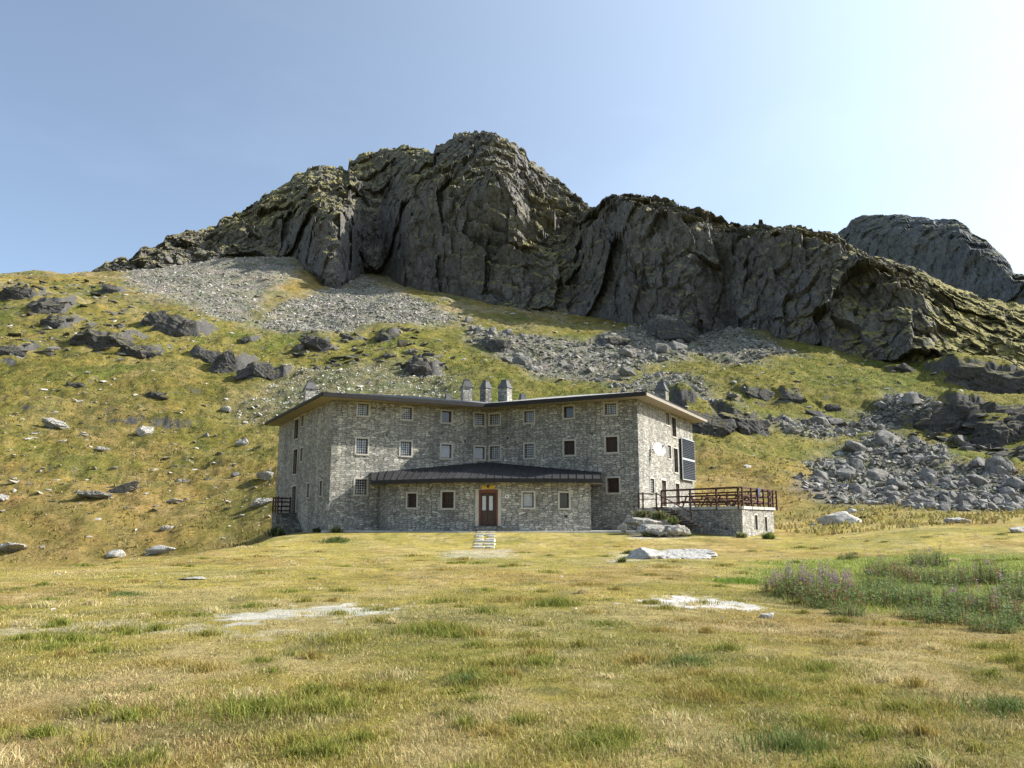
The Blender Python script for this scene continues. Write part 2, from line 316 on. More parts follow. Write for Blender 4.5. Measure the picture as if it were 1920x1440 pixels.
# ---------------------------------------------------------------- ground surface
KX = [-2500, -500, 0, 300, 430, 530, 620, 760, 900, 1050, 1200, 1300, 1450, 1600, 1750, 1920, 2500, 4400]
rowsZ = [  # (D, z ...)
 (2.5, [0]*18), (9, [0]*18),
 (15, [.0,.0,.0,.0,.0,.0,.0,.0,.0,.0,.0,-.02,-.10,-.16,-.20,-.25,-.2,-.2]),
 (22, [.0,.0,.0,.0,.0,.0,.0,.0,.0,.0,.0,-.05,-.15,-.25,-.25,-.25,-.2,-.2]),
 (28, [-.1,-.05,-.05,.0,.0,.0,.0,.0,.0,.0,.0,.0,-.10,-.2,-.2,-.1,0,0]),
 (36, [-1.2,-1.2,-1.1,.0,.05,.05,.0,.0,.0,.0,.0,.0,-.05,.0,.1,.3,.5,.5]),
 (42, [-2,-2,-1.9,-.7,.1,.2,.15,.1,.06,.1,.15,.2,.15,.35,.6,.8,1,1]),
 (48, [-2.4,-2.4,-2.3,-1.7,-.3,.4,.5,.55,.5,.55,.6,.55,.40,.7,1.1,1.3,1.6,1.6]),
 (52, [-2.4,-2.4,-2.4,-2.2,-1.0,.5,.7,.78,.80,.78,.74,.65,.55,.9,1.3,1.5,2,2]),
 (60, [-2.9,-2.9,-2.9,-2.7,-1.7,.4,.75,.8,.8,.8,.75,.9,.8,1.3,1.7,1.9,2.4,2.4]),
 (67, [-3.3,-3.3,-3.3,-3.0,-1.6,.3,.9,.9,.9,.9,.9,1.1,1.1,1.6,2.1,2.3,2.9,2.9]),
 (73, [-3.2,-3.2,-3.2,-2.9,-1.6,.3,1.0,1.0,1.0,1.0,1.0,1.4,1.4,2.0,2.6,2.8,3.4,3.4]),
]
rowsY = [
 (84, [1000,1000,992,985,975,955,935,930,930,930,930,925,925,938,938,938,938,938]),
 (95, [928,928,925,930,925,905,895,885,880,880,880,885,892,918,918,920,920,920]),
 (120,[815,815,815,835,838,835,810,795,790,790,790,790,805,845,855,865,870,870]),
 (150,[720,720,720,735,742,742,735,728,728,733,738,745,750,760,768,775,780,780]),
 (190,[628,628,625,645,655,660,660,660,664,670,675,680,672,680,692,712,720,720]),
 (240,[560,560,552,565,580,592,592,590,602,612,620,622,612,640,660,690,700,700]),
 (280,[532,532,522,532,540,548,562,560,575,590,600,605,600,620,650,680,700,700]),
 (330,[528,528,524,505,492,492,525,540,560,580,600,610,625,650,680,715,730,730]),
 (420,[600,600,580,520,500,480,480,520,560,590,610,620,640,660,690,730,740,740]),
 (900,[800,800,780,700,680,650,600,600,620,650,680,700,720,740,760,790,800,800]),
 (2500,[900,900,900,880,860,850,850,850,850,850,850,850,860,870,880,900,900,900])]
acol = np.concatenate([np.linspace(-2500, -200, 110, endpoint=False), np.arange(-200, 2130, 2.2), np.linspace(2132, 4400, 110)])
Drow = np.concatenate([np.geomspace(2.5, 60, 300, endpoint=False), np.arange(60, 330, .62), np.geomspace(330, 2500, 40)])
DK = [r[0] for r in rowsZ] + [r[0] for r in rowsY]
ZT = np.array([r[1] for r in rowsZ] + [[EYE + r[0] * DZ(y) for y in r[1]] for r in rowsY], float)
ZC = pchip(KX, ZT.T, acol)            # (ncol, nrow)
ZG = pchip(DK, ZC.T, Drow)            # (nD, ncol)
AX = (acol[None, :] - 960) / 1511.0
GX = AX * Drow[:, None]; GY = np.repeat(Drow[:, None], len(acol), 1)
near = 1 - sm(30, 70, GY); farm = sm(62, 110, GY)
hutm = np.clip(1 - np.maximum(np.abs(GX + 2) / 20, np.abs(GY - 60) / 16), 0, 1) > 0
ZG += near * (.045 * fbm(GX / 1.4, GY / 1.4, 0, 4) + .07 * fbm(GX / 7, GY / 7, 1, 2))
lump = fbm(GX / 16, GY / 16, 4.2, 3); lump2 = fbm(GX / 4.5, GY / 4.5, 9.1, 4); lump3 = fbm(GX / 1.7, GY / 1.7, 2.1, 3)
ben = fbm(GX / 45, GY / 22, 6.6, 3, True)
ZG += farm * (1.9 * lump + .8 * lump2 + .42 * lump3 + 1.6 * ben) + sm(75, 95, GY) * (1 - sm(150, 190, GY)) * 1.1 * fbm(GX / 30, GY / 8, 71.0, 3, True) 
mid_ = sm(50, 70, GY) * (1 - farm) * np.where(hutm, 0, 1); ZG += mid_ * (.25 * lump2 + .35 * lump)
PYG = None
def ground_z(x, y):
    x = np.asarray(x, float); y = np.asarray(y, float)
    fi = np.interp(y, Drow, np.arange(len(Drow))); ci = np.interp(960 + 1511 * x / np.maximum(y, .1), acol, np.arange(len(acol)))
    i = np.clip(fi.astype(int), 0, len(Drow) - 2); j = np.clip(ci.astype(int), 0, len(acol) - 2); a = fi - i; b = ci - j
    return (ZG[i, j] * (1 - a) * (1 - b) + ZG[i + 1, j] * a * (1 - b) + ZG[i, j + 1] * (1 - a) * b + ZG[i + 1, j + 1] * a * b)
def hit(px, py, dmin=4.0, dmax=420.0):
    D = np.concatenate([np.geomspace(dmin, 60, 160), np.arange(60.3, dmax, .5)]) if dmin < 55 else np.arange(dmin, dmax, .5)
    xr = XR(px, py); z = ground_z(xr * D, D); r = EYE + DZ(py) * D; k = np.nonzero(z >= r)[0]
    d = D[k[0]] if len(k) else dmax
    return Vector((xr * d, d, float(ground_z(xr * d, d))))
OC = [(28, 548, 70, 26, 'dark rounded crag at the far left edge below the skyline', .1), (85, 570, 60, 34, 'dark blocky crag second from the left edge', -.1), (98, 600, 44, 26, 'small dark knob below the blocky crag on the far left', 0),
      (205, 542, 40, 18, 'dark boulder crag on the high left slope below the ridge end', 0), (180, 630, 110, 42, 'long dark ledge crag on the left hillside', .12), (258, 655, 70, 30, 'grey broken ledge joining the long left crag', .35),
      (290, 595, 60, 34, 'round dark crag left of the black hollow', .1), (335, 610, 80, 44, 'large crag with black hollow on the left hillside', .25), (385, 665, 70, 30, 'dark slab ledge below the black hollow crag', .4),
      (425, 678, 60, 44, 'grey slab crag sloping right above the left chimney', .5), (475, 690, 48, 34, 'black hollow crag left of the last slab', .4), (518, 700, 44, 22, 'last small slab crag above the left end of the roof', .2),
      (10, 655, 50, 22, 'dark crag cut by the left edge of the photo', .1), (140, 722, 32, 13, 'flat dark rock alone on the mid left slope', .2), (290, 742, 60, 12, 'low dark ledge on the mid left slope', .05),
      (460, 638, 24, 14, 'small round rock above the slab crags', 0), (600, 650, 60, 20, 'dark ledge on the brown shoulder under the scree cone', .3), (725, 628, 36, 22, 'small crag right of the scree cone foot', 0), (660, 632, 40, 14, 'low ledge under the middle of the scree cone', .2),
      (792, 688, 60, 44, 'black shadowed crag above the left half of the roof', .1), (930, 645, 46, 30, 'pale split boulder at the foot of the cliff scree', 0), (730, 665, 26, 12, 'small pale rock left of the black crag', 0),
      (1280, 765, 70, 46, 'dark crag just behind the right chimney', .1), (1322, 792, 80, 44, 'black overhanging crag behind the right eave', .2), (1402, 790, 70, 44, 'pale faced crag right of the roof', .4), (1388, 768, 30, 18, 'small crag between the two dark crags right of the roof', .3),
      (1425, 738, 50, 22, 'dark flat crag on the green slope above the roof end', .3), (1492, 747, 40, 18, 'second dark flat crag on the green slope', .2), (1560, 765, 30, 16, 'small crag at the top of the grassy hollow', 0),
      (1790, 785, 170, 56, 'long dark bank of rock above the right talus field', -.22), (1895, 800, 110, 60, 'dark rock bank at the right edge above the talus', -.1), (1870, 705, 150, 70, 'massive grey rock wall at the right edge under the cliff', .2),
      (1260, 612, 70, 50, 'tall grey slab at the cliff foot behind the roof', .1), (1150, 640, 46, 20, 'dark block in the talus band below the cliff', 0), (1700, 690, 40, 16, 'pale ledge below the right cliff', .2)]
OCP = [hit(px, py + hp * .45, 62) for px, py, wp, hp, lab, tl in OC]
for (px, py, wp, hp, lab, tl), p in zip(OC, OCP):
    hz = hp / 1511 * p.y * .72; hw = wp / 1511 * p.y * .5; q_ = GX - p.x; r_ = GY - p.y; m = (np.abs(q_) < hw * 2) & (r_ > -6) & (r_ < hz * 9 + 8)
    qx, qy = q_[m], r_[m]; e = fbm((qx + p.x) / 3.0, (qy + p.y) / 3.0, px * .1, 3); side = 1 - sm(.55, 1.25, np.abs(qx) / hw + .35 * e)
    front = sm(-.5, 1.1, qy + 1.8 * e - tl * 0); back_ = 1 - sm(.15, 1.0, qy / (hz * 5 + 5)); ZG[m] += hz * side * front * back_ * (1 + .3 * e)
def wpoly(pts, dmin=62): return [hit(x, y, dmin if y < 965 else 4.0)[:2] for x, y in pts]
def sdist(px, py, poly):
    n = len(poly); ins = np.zeros(px.shape, bool); dd = np.full(px.shape, 1e9)
    for i in range(n):
        (x0, y0), (x1, y1) = poly[i], poly[(i + 1) % n]; ex, ey = x1 - x0, y1 - y0; L = ex * ex + ey * ey + 1e-9
        t = np.clip(((px - x0) * ex + (py - y0) * ey) / L, 0, 1); dd = np.minimum(dd, (px - x0 - t * ex) ** 2 + (py - y0 - t * ey) ** 2)
        c = ((y0 > py) != (y1 > py)) & (px < ex * (py - y0) / (ey + 1e-12) + x0); ins ^= c
    return np.where(ins, 1, -1) * np.sqrt(dd)
REG = {
 'talus_right': [(1498, 905), (1530, 868), (1600, 838), (1680, 815), (1745, 830), (1800, 862), (1900, 892), (1990, 900), (1990, 962), (1850, 958), (1720, 952), (1600, 940), (1510, 925)],
 'talus_bank': [(1560, 795), (1640, 770), (1672, 735), (1760, 758), (1850, 772), (1700, 800), (1600, 822)],
 'talus_mid': [(870, 600), (960, 628), (1100, 640), (1180, 618), (1280, 600), (1400, 618), (1500, 668), (1420, 682), (1300, 665), (1200, 682), (1170, 715), (1000, 712), (960, 680), (890, 648)],
 'talus_strip': [(1140, 722), (1250, 698), (1300, 712), (1400, 758), (1480, 790), (1440, 800), (1340, 760), (1240, 732)],
 'talus_low': [(1440, 790), (1520, 785), (1590, 812), (1560, 830), (1480, 815)],
 'scree_left': [(215, 500), (300, 480), (400, 462), (540, 468), (560, 505), (500, 545), (470, 605), (420, 600), (320, 560), (240, 528)],
 'scree_cone': [(470, 612), (520, 575), (600, 545), (680, 515), (760, 552), (860, 602), (800, 612), (700, 606), (600, 622), (520, 624)],
 'sprinkle': [(430, 790), (500, 720), (560, 690), (720, 680), (860, 700), (860, 742), (640, 745), (560, 790)],
}
WP = {k: wpoly(v) for k, v in REG.items()}
wx = GX + 3.5 * fbm(GX / 9, GY / 9, 3, 3); wy = GY + 6 * fbm(GX / 9, GY / 9, 8, 3)
rockm = np.zeros_like(GX)
for k, soft, amt in (('talus_right', 3, .9), ('talus_bank', 4, .8), ('talus_mid', 5, .9), ('talus_strip', 4, .8), ('talus_low', 4, .7), ('scree_left', 6, 1.), ('scree_cone', 6, 1.), ('sprinkle', 8, .45)):
    rockm = np.maximum(rockm, amt * sm(-soft, soft, sdist(wx, wy, WP[k])))
SANDP = [[(380, 1158), (520, 1142), (640, 1134), (745, 1140), (740, 1150), (640, 1156), (540, 1160), (430, 1168)],
         [(1195, 1131), (1290, 1118), (1345, 1129), (1405, 1128), (1422, 1142), (1380, 1146), (1300, 1138)],
         [(840, 1034), (960, 1030), (960, 1045), (830, 1048)], [(1160, 1040), (1190, 1036), (1200, 1052), (1150, 1056)],
         [(0, 1172), (200, 1165), (420, 1176), (600, 1190), (580, 1196), (380, 1188), (150, 1182), (0, 1190)],
         [(1170, 996), (1290, 1000), (1290, 1010), (1190, 1012)]]
SW = [0.85, 1.0, .35, .35, .32, .4]
def sand_mask(x, y):
    s = np.zeros(np.shape(x)); wx2 = x + .5 * fbm(x * .9, y * .9, 5, 4); wy2 = y + 1.0 * fbm(x * .9, y * .9, 11, 4)
    for P, a in zip(SANDP, SW):
        P = [hit(px, py, 4.)[:2] for px, py in P]
        s = np.maximum(s, a * sm(-.25, .25, sdist(wx2, wy2, P) + .9 * fbm(x * 2.2, y * 2.2, 2, 4)))
    return s
HERB = [hit(px, py, 4.)[:2] for px, py in [(1400, 1075), (1460, 1050), (1620, 1045), (1760, 1040), (2100, 1050), (2300, 1200), (1920, 1185), (1760, 1150), (1600, 1145), (1480, 1120)]]
def herb_mask(x, y): return sm(-1.2, .8, sdist(x, y, HERB) + 1.2 * fbm(x * .4, y * .4, 7, 3))
GRN = 1.0
def turf_color(x, y):
    """colour of the living turf itself"""
    x = np.asarray(x, float); y = np.asarray(y, float); s = 1 + sm(60, 140, y) * 3.0
    a = fbm(x / (2.2 * s), y / (3.5 * s), 1.5, 4); b = fbm(x / (5 * s), y / (7 * s), 22.5, 4); c = fbm(x / (.8 * s), y / (.8 * s), 31.5, 4)
    straw = np.array([.46, .385, .16]); yg = np.array([.36, .31, .07]); gr = np.array([.15, .185, .04]); ru = np.array([.31, .19, .07]); ol = np.array([.19, .18, .065])
    d_ = fbm(x / .45, y / .6, 41.5, 3)
    nearf = 1 - sm(6, 26, y); far_ = sm(60, 110, y)
    col = yg + 0 * x[..., None]
    def mx(col, t, c2): t = np.clip(t, 0, 1)[..., None]; return col * (1 - t) + c2 * t
    left = 1 - sm(-40, 0, x + .15 * y)
    col = mx(col, sm(-.05, .22, a) * (.45 + .45 * nearf), straw)
    col = mx(col, sm(.06, .32, b) * (.42 - .25 * far_ + .35 * far_ * left * (1 - sm(110, 150, y))), ru)
    col = mx(col, sm(.03, .3, -b) * (.36 + .44 * far_), gr * (1 + .35 * far_)[..., None] if np.ndim(far_) else gr)
    col = mx(col, sm(.08, .35, c) * .65, ol)
    col = mx(col, sm(.08, .35, -c) * .5, straw)
    col = mx(col, sm(.12, .4, d_) * .3 * nearf, gr); col = mx(col, sm(.1, .4, -d_) * .45 * nearf, straw * 1.1)
    slopeband = sm(85, 110, y) * (1 - sm(200, 300, y)) ; col = mx(col, slopeband * .62 * (1 - left * .35), np.array([.195, .245, .045]))
    low = sm(50, 62, y) * (1 - sm(85, 120, y)) * (.45 + .55 * left); col = mx(col, low * .45, np.array([.35, .275, .085]))
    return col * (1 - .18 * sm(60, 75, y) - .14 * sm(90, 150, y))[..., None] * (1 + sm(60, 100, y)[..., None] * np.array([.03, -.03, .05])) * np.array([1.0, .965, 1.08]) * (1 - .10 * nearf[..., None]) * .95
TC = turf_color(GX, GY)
hm = herb_mask(GX, GY) * (GY < 45); TC = TC * (1 - .8 * hm[..., None]) + .8 * hm[..., None] * np.array([.17, .235, .04])
sd = sand_mask(GX, GY) * (GY < 60); TC = TC * (1 - sd[..., None]) + sd[..., None] * np.array([.62, .60, .55])
# scattered stones' soil and stony wear in rock zones
rk = np.clip(rockm * (1.0 + .7 * fbm(GX / 2.2, GY / 2.2, 14, 3)), 0, 1)
TC = TC * (1 - rk[..., None]) + rk[..., None] * np.array([.20, .195, .175])
# thin soil patches high left
hi = sm(200, 250, GY) * sm(-.1, .3, fbm(GX / 20, GY / 20, 33, 4)) * .5
TC = TC * (1 - hi[..., None]) + hi[..., None] * np.array([.30, .27, .19])
V = np.stack([GX, GY, ZG], -1).reshape(-1, 3)
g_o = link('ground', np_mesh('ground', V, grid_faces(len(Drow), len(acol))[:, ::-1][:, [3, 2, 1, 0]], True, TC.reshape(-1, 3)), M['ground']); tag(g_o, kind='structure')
bs = np_mesh('valley_floor', [(-4000, -4000, -9), (4000, -4000, -9), (4000, 4000, -9), (-4000, 4000, -9)], [(0, 1, 2, 3)], False, np.array([.25, .24, .08]))
tag(link('valley_floor', bs, M['ground']), kind='structure')
gb = np_mesh('meadow_behind', [(-300, -300, -.02), (300, -300, -.02), (300, 2.6, -.02), (-300, 2.6, -.02)], [(0, 1, 2, 3)], False, np.array([.25, .24, .08]))
tag(link('meadow_behind', gb, M['ground']), kind='structure')

# ---------------------------------------------------------------- mountain
def interp_c(pts, x):
    a = np.array(pts, float); return np.interp(x, a[:, 0], a[:, 1])
def ridge_mesh(name, px, yb, Db, ym, Dm, ys, Ds, nb, nm, nback, mat, amp=1.0, sc=1.0, seed=0.0, backdrop=60):
    n = len(px); rows_y = []; rows_D = []; vs = []
    for i in range(nb): t = i / nb; rows_y.append(yb * (1 - t) + ym * t); rows_D.append(Db * (1 - t) + Dm * t); vs.append(t * .5)
    for i in range(nm + 1):
        t = i / nm; rows_y.append(ym * (1 - t) + ys * t); rows_D.append(Dm * (1 - t ** 1.15) + Ds * t ** 1.15); vs.append(.5 + t * .5)
    Y = np.array(rows_y); D = np.array(rows_D); PXX = np.repeat(px[None], len(Y), 0); vs = np.array(vs)[:, None]
    fw = F * CT - (720 - Y) * ST; X = (PXX - 960) / fw * D; Z = EYE + (F * ST + (720 - Y) * CT) / fw * D
    edge = np.sin(np.pi * np.clip(vs, 0.0, 1)) ** .5 * .75 + .25
    # buttresses and gullies pushed along the line of sight
    big = fbm(X / (52 * sc), D / (90 * sc), Z / (150 * sc) + seed, 3, True); rib = fbm(X / (17 * sc), D / (30 * sc), Z / (60 * sc) + seed, 4, True)
    k = 1 - (big * .022 + rib * .010) * amp * edge
    X *= k; Dd = D * k; Zr = (Z - EYE) * k + EYE
    qx = X + 3.5 * sc * fbm(X / (14 * sc), Dd / (14 * sc), Zr / (14 * sc), 3); qz = Zr + 3.5 * sc * fbm(X / (14 * sc) + 9, Dd / (14 * sc), Zr / (14 * sc), 3)
    h1, h2, cr0 = worley((qx + qz * .35) / (24 * sc), Dd / (24 * sc), (qz - qx * .3) / (30 * sc) + seed); t0 = TL
    f1, f2, cr = worley((qx + qz * .3) / (9 * sc), Dd / (9 * sc), qz / (12 * sc) + seed); t1 = TL
    v1_, v2_, crv = worley(qx / (7 * sc), Dd / (9 * sc), qz / (20 * sc) + seed); tv = TL
    g1, g2, cr2 = worley((qx - qz * .2) / (3.4 * sc), Dd / (3.4 * sc), qz / (4.2 * sc) + seed); t2 = TL
    n4 = fbm(X / (5 * sc), Dd / (5 * sc), Zr / (5 * sc), 4, True)
    n5 = fbm(X / (1.8 * sc), Dd / (1.8 * sc), Zr / (1.8 * sc), 3, True); w1_, w2_, crs = worley(X / (1.7 * sc), Dd / (1.7 * sc), Zr / (2.2 * sc) + seed); t3 = TL
    st = (Zr + .35 * X + 5 * fbm(X / 25, Dd / 25, Zr / 25, 3)) / (8 * sc); saw = (st - np.floor(st)); saw = np.where(saw < .8, saw / .8, (1 - saw) / .2)
    ledge = 1.0 + 0 * X
    if sc == 1.0:
        for bx, by, bw, bh, ba in ((830, 335, 70, 28, 5), (960, 455, 110, 60, 5), (1030, 405, 60, 35, 4), (1080, 520, 50, 50, 3), (560, 400, 110, 50, 3.5), (700, 320, 70, 35, 3.5), (470, 430, 70, 30, 3), (1490, 450, 60, 20, 2.5), (1720, 560, 90, 50, 2.5), (1880, 620, 80, 60, 2.5)): ledge = ledge + ba * np.exp(-((PXX - bx) / bw) ** 2 - ((Y - by) / bh) ** 2)
    damp = 1 - .35 * sm(1730, 1800, PXX) if sc == 1.0 else 1.0
    push = amp * sc * edge * damp * (8.5 * t0 + 2.2 * (cr0 - .5) + 3.4 * t1 + 1.3 * (cr - .5) + 1.3 * tv + .7 * (crv - .5) + 1.4 * t2 + .5 * (cr2 - .5) + .6 * t3 + .3 * n4 + .35 * n5 + 1.2 * ledge * (saw - .5))
    Xh = X / np.maximum(Dd, 1); L = np.sqrt(1 + Xh ** 2); P = np.stack([X - Xh / L * push, Dd - push / L, Zr + (1.0 * t1 + .7 * t2 + .4 * t3 + .25 * n4 + .9 * (cr - .5)) * damp * amp * sc * (.5 + .5 * edge)], -1)
    ga = (ledge - 1) / 5.0 + .30 * sm(-55, -95, X) * sm(.35, .6, vs + 0 * X) + .80 * sm(1720, 1800, PXX) * sm(.15, .4, vs + 0 * X) if sc == 1.0 else 0 * X
    last = P[-1]; back = []
    for i in range(1, nback + 1):
        t = i / nback; b = last.copy(); b[:, 1] += backdrop * 1.6 * t; b[:, 0] += last[:, 0] / last[:, 1] * backdrop * 1.6 * t
        b[:, 2] -= backdrop * (t ** 1.2) * 1.1; b[:, 2] += 3 * sc * (t > 0) * fbm(b[:, 0] / 12, b[:, 1] / 12, 0, 3) * min(1, t * 4); back.append(b)
    P = np.concatenate([P, np.array(back)], 0)
    ga = np.concatenate([ga, np.repeat(ga[-1:], nback, 0)], 0).reshape(-1, 1) * np.ones(3)
    me = np_mesh(name, P.reshape(-1, 3), grid_faces(P.shape[0], n), False, ga); return link(name, me, mat)
SKY = [(100, 560), (150, 525), (188, 500), (215, 490), (240, 487), (262, 474), (300, 461), (318, 446), (330, 446), (365, 437), (392, 432), (402, 430), (412, 416), (440, 402), (480, 384), (500, 366), (535, 342), (560, 326), (600, 314), (640, 316), (652, 322), (655, 302), (690, 292), (738, 277), (770, 275), (800, 286), (812, 290), (818, 274), (848, 267), (852, 254), (862, 250), (905, 250), (915, 256), (930, 249), (940, 262), (966, 266), (975, 280), (1000, 308), (1040, 335), (1060, 350), (1085, 376), (1095, 378), (1104, 386), (1125, 388), (1140, 374), (1155, 370), (1175, 376), (1190, 376), (1210, 378), (1250, 388), (1300, 401), (1350, 410), (1368, 424), (1395, 430), (1422, 437), (1424, 424), (1440, 430), (1465, 434), (1478, 430), (1500, 436), (1550, 438), (1572, 442), (1585, 460), (1630, 480), (1680, 494), (1710, 503), (1740, 518), (1790, 540), (1850, 560), (1920, 574), (2100, 620), (2300, 700)]
BASE = [(100, 600), (190, 545), (300, 515), (400, 495), (480, 512), (530, 540), (560, 575), (600, 565), (640, 555), (690, 540), (730, 560), (760, 590), (870, 600), (960, 590), (1040, 592), (1100, 625), (1200, 640), (1290, 625), (1380, 592), (1450, 610), (1520, 645), (1600, 668), (1700, 690), (1790, 720), (1850, 770), (1920, 790), (2100, 800), (2300, 800)]
MID = [(100, 570), (190, 515), (300, 480), (400, 455), (480, 425), (560, 420), (620, 415), (680, 400), (740, 400), (800, 370), (850, 350), (900, 340), (960, 335), (1000, 385), (1040, 410), (1090, 430), (1150, 388), (1250, 402), (1350, 424), (1420, 443), (1500, 450), (1570, 466), (1640, 505), (1700, 530), (1780, 600), (1850, 640), (1920, 660), (2100, 700), (2300, 760)]
DB = [(100, 300), (190, 318), (300, 322), (400, 334), (480, 348), (540, 344), (590, 308), (645, 306), (675, 352), (710, 368), (740, 345), (765, 326), (850, 306), (900, 298), (960, 288), (1010, 282), (1060, 280), (1100, 274), (1180, 254), (1300, 234), (1350, 242), (1400, 228), (1450, 216), (1560, 202), (1600, 199), (1700, 188), (1800, 180), (1920, 168), (2300, 160)]
DM = [(100, 310), (190, 322), (300, 345), (400, 362), (480, 372), (540, 368), (590, 322), (645, 318), (675, 372), (710, 388), (740, 357), (765, 334), (850, 314), (940, 296), (1000, 318), (1060, 318), (1095, 300), (1180, 260), (1300, 241), (1350, 248), (1400, 234), (1450, 223), (1560, 210), (1600, 208), (1700, 201), (1780, 202), (1850, 198), (1920, 194), (2300, 190)]
DS = [(100, 318), (190, 330), (300, 362), (400, 400), (560, 430), (650, 440), (740, 430), (850, 395), (940, 350), (980, 362), (1040, 372), (1090, 345), (1150, 306), (1300, 285), (1450, 262), (1570, 255), (1700, 240), (1800, 236), (1920, 228), (2300, 220)]
pxm = np.arange(100, 2300, 2.0)
def gs(a, w=14): k_ = np.exp(-.5 * (np.arange(-3 * w, 3 * w + 1) / w) ** 2); k_ /= k_.sum(); return np.convolve(np.pad(a, 3 * w, 'edge'), k_, 'valid')
jit = 3.5 * fbm(pxm / 19, 0 * pxm, 4.4, 4, False, .55) - 5 * sm(.3, .8, fbm(pxm / 20, 0 * pxm, 14.4, 2, True)) * np.interp(pxm, [150, 400, 700, 980, 1300, 1700], [.5, 1, .8, 1, .8, .3])
sk_y = interp_c(SKY, pxm) + jit
db_ = gs(interp_c(DB, pxm), 7); yb_ = interp_c(BASE, pxm)
for _ in range(4): zb_ = ground_z(XR(pxm, yb_) * db_, db_) - 5; tt_ = (zb_ - EYE) / db_; yb_ = 720 + (F * ST - tt_ * F * CT) / (CT + tt_ * ST)
yb_ = np.maximum(gs(yb_, 5), interp_c(MID, pxm) + 12)
mo = ridge_mesh('mountain', pxm, yb_, gs(interp_c(DB, pxm), 7), gs(interp_c(MID, pxm), 7), gs(interp_c(DM, pxm), 8), sk_y, gs(interp_c(DS, pxm)), 190, 170, 24, M['cliff'])
tag(mo, kind='structure')
SKY2 = [(1400, 640), (1500, 520), (1560, 445), (1585, 428), (1597, 410), (1620, 405), (1690, 401), (1715, 408), (1770, 410), (1795, 412), (1815, 424), (1822, 436), (1850, 452), (1880, 478), (1896, 500), (1902, 512), (1930, 516), (2000, 540), (2200, 600)]
px2 = np.arange(1400, 2200, 3.0); s2 = interp_c(SKY2, px2) + 1.5 * fbm(px2 / 14, 0 * px2, 9.4, 3)
fo = ridge_mesh('distant_peak', px2, s2 * 0 + 640, 760 - (px2 - 1560) * .62, s2 * .8 + 620 * .2, 775 - (px2 - 1560) * .62, s2, 800 - (px2 - 1560) * .60, 90, 60, 14, M['far_cliff'], .6, 2.0, 5.0, 150)
tag(fo, kind='structure')

# ---------------------------------------------------------------- rocks
def hull_rock(seed, n=16, sub=0, flat=1.0):
    r = random.Random(seed); bm = bmesh.new()
    for i in range(n):
        v = Vector((r.gauss(0, 1), r.gauss(0, 1), r.gauss(0, 1))).normalized() * r.uniform(.75, 1.0); v.z *= flat; bm.verts.new(v)
    res = bmesh.ops.convex_hull(bm, input=bm.verts); dl = [g for g in res['geom_interior'] + res['geom_unused'] if isinstance(g, bmesh.types.BMVert)]
    if dl: bmesh.ops.delete(bm, geom=list(set(dl)), context='VERTS')
    if sub:
        bmesh.ops.bevel(bm, geom=list(bm.edges), offset=.07, segments=1, affect='EDGES', clamp_overlap=True)
        bmesh.ops.triangulate(bm, faces=bm.faces); bmesh.ops.subdivide_edges(bm, edges=bm.edges, cuts=sub, use_grid_fill=True)
        for v in bm.verts:
            a = np.array(v.co); d = float(fbm(np.array([a[0] * 1.7 + seed]), np.array([a[1] * 1.7]), np.array([a[2] * 1.7]), 4)[0]); v.co += v.co.normalized() * d * .13
    bmesh.ops.triangulate(bm, faces=bm.faces); bmesh.ops.recalc_face_normals(bm, faces=bm.faces)
    me = bpy.data.meshes.new('boulder'); bm.to_mesh(me); bm.free(); return me
BIG = [hull_rock(100 + i, 18, 2) for i in range(12)]
for me in BIG: me.materials.append(M['boulder'])
SMALL = []
for i in range(10):
    me = hull_rock(300 + i, 11, 0, .7); v = np.array([tuple(a.co) for a in me.vertices]); f = np.array([tuple(p.vertices) for p in me.polygons]); SMALL.append((v, f)); bpy.data.meshes.remove(me)
def rot_mats(n, tilt=.5):
    a = rng.uniform(0, 2 * np.pi, n); b = rng.normal(0, tilt, n); c = rng.normal(0, tilt, n)
    def R(ax, t):
        m = np.zeros((n, 3, 3)); i, j = [(1, 2), (0, 2), (0, 1)][ax]; m[:, ax, ax] = 1; m[:, i, i] = np.cos(t); m[:, j, j] = np.cos(t); m[:, i, j] = -np.sin(t); m[:, j, i] = np.sin(t); return m
    return R(0, b) @ R(1, c) @ R(2, a)
def rubble(name, pts, size, base, var, label, cat, tilt=.5, squash=(1, .8, .55)):
    """many small loose stones as one uncountable mesh"""
    Vs = []; Fs = []; Cs = []; off = 0; n = len(pts); vi = rng.integers(0, len(SMALL), n); Rm = rot_mats(n, tilt)
    for k in range(len(SMALL)):
        ix = np.nonzero(vi == k)[0]
        if not len(ix): continue
        v, f = SMALL[k]; s = size[ix][:, None] * np.array(squash) * rng.uniform(.7, 1.3, (len(ix), 3))
        P = np.einsum('nij,nvj->nvi', Rm[ix], v[None] * s[:, None, :]) + pts[ix][:, None, :]
        c = np.array(base) * rng.uniform(1 - var, 1 + var, (len(ix), 1)); Cs.append(np.repeat(c[:, None], len(v), 1).reshape(-1, 3))
        Fs.append((f[None] + (np.arange(len(ix)) * len(v))[:, None, None]).reshape(-1, 3) + off); Vs.append(P.reshape(-1, 3)); off += len(ix) * len(v)
    o = link(name, np_mesh(name, np.concatenate(Vs), np.concatenate(Fs), False, np.concatenate(Cs)), M['rubble']); tag(o, label, cat, kind='stuff'); return o
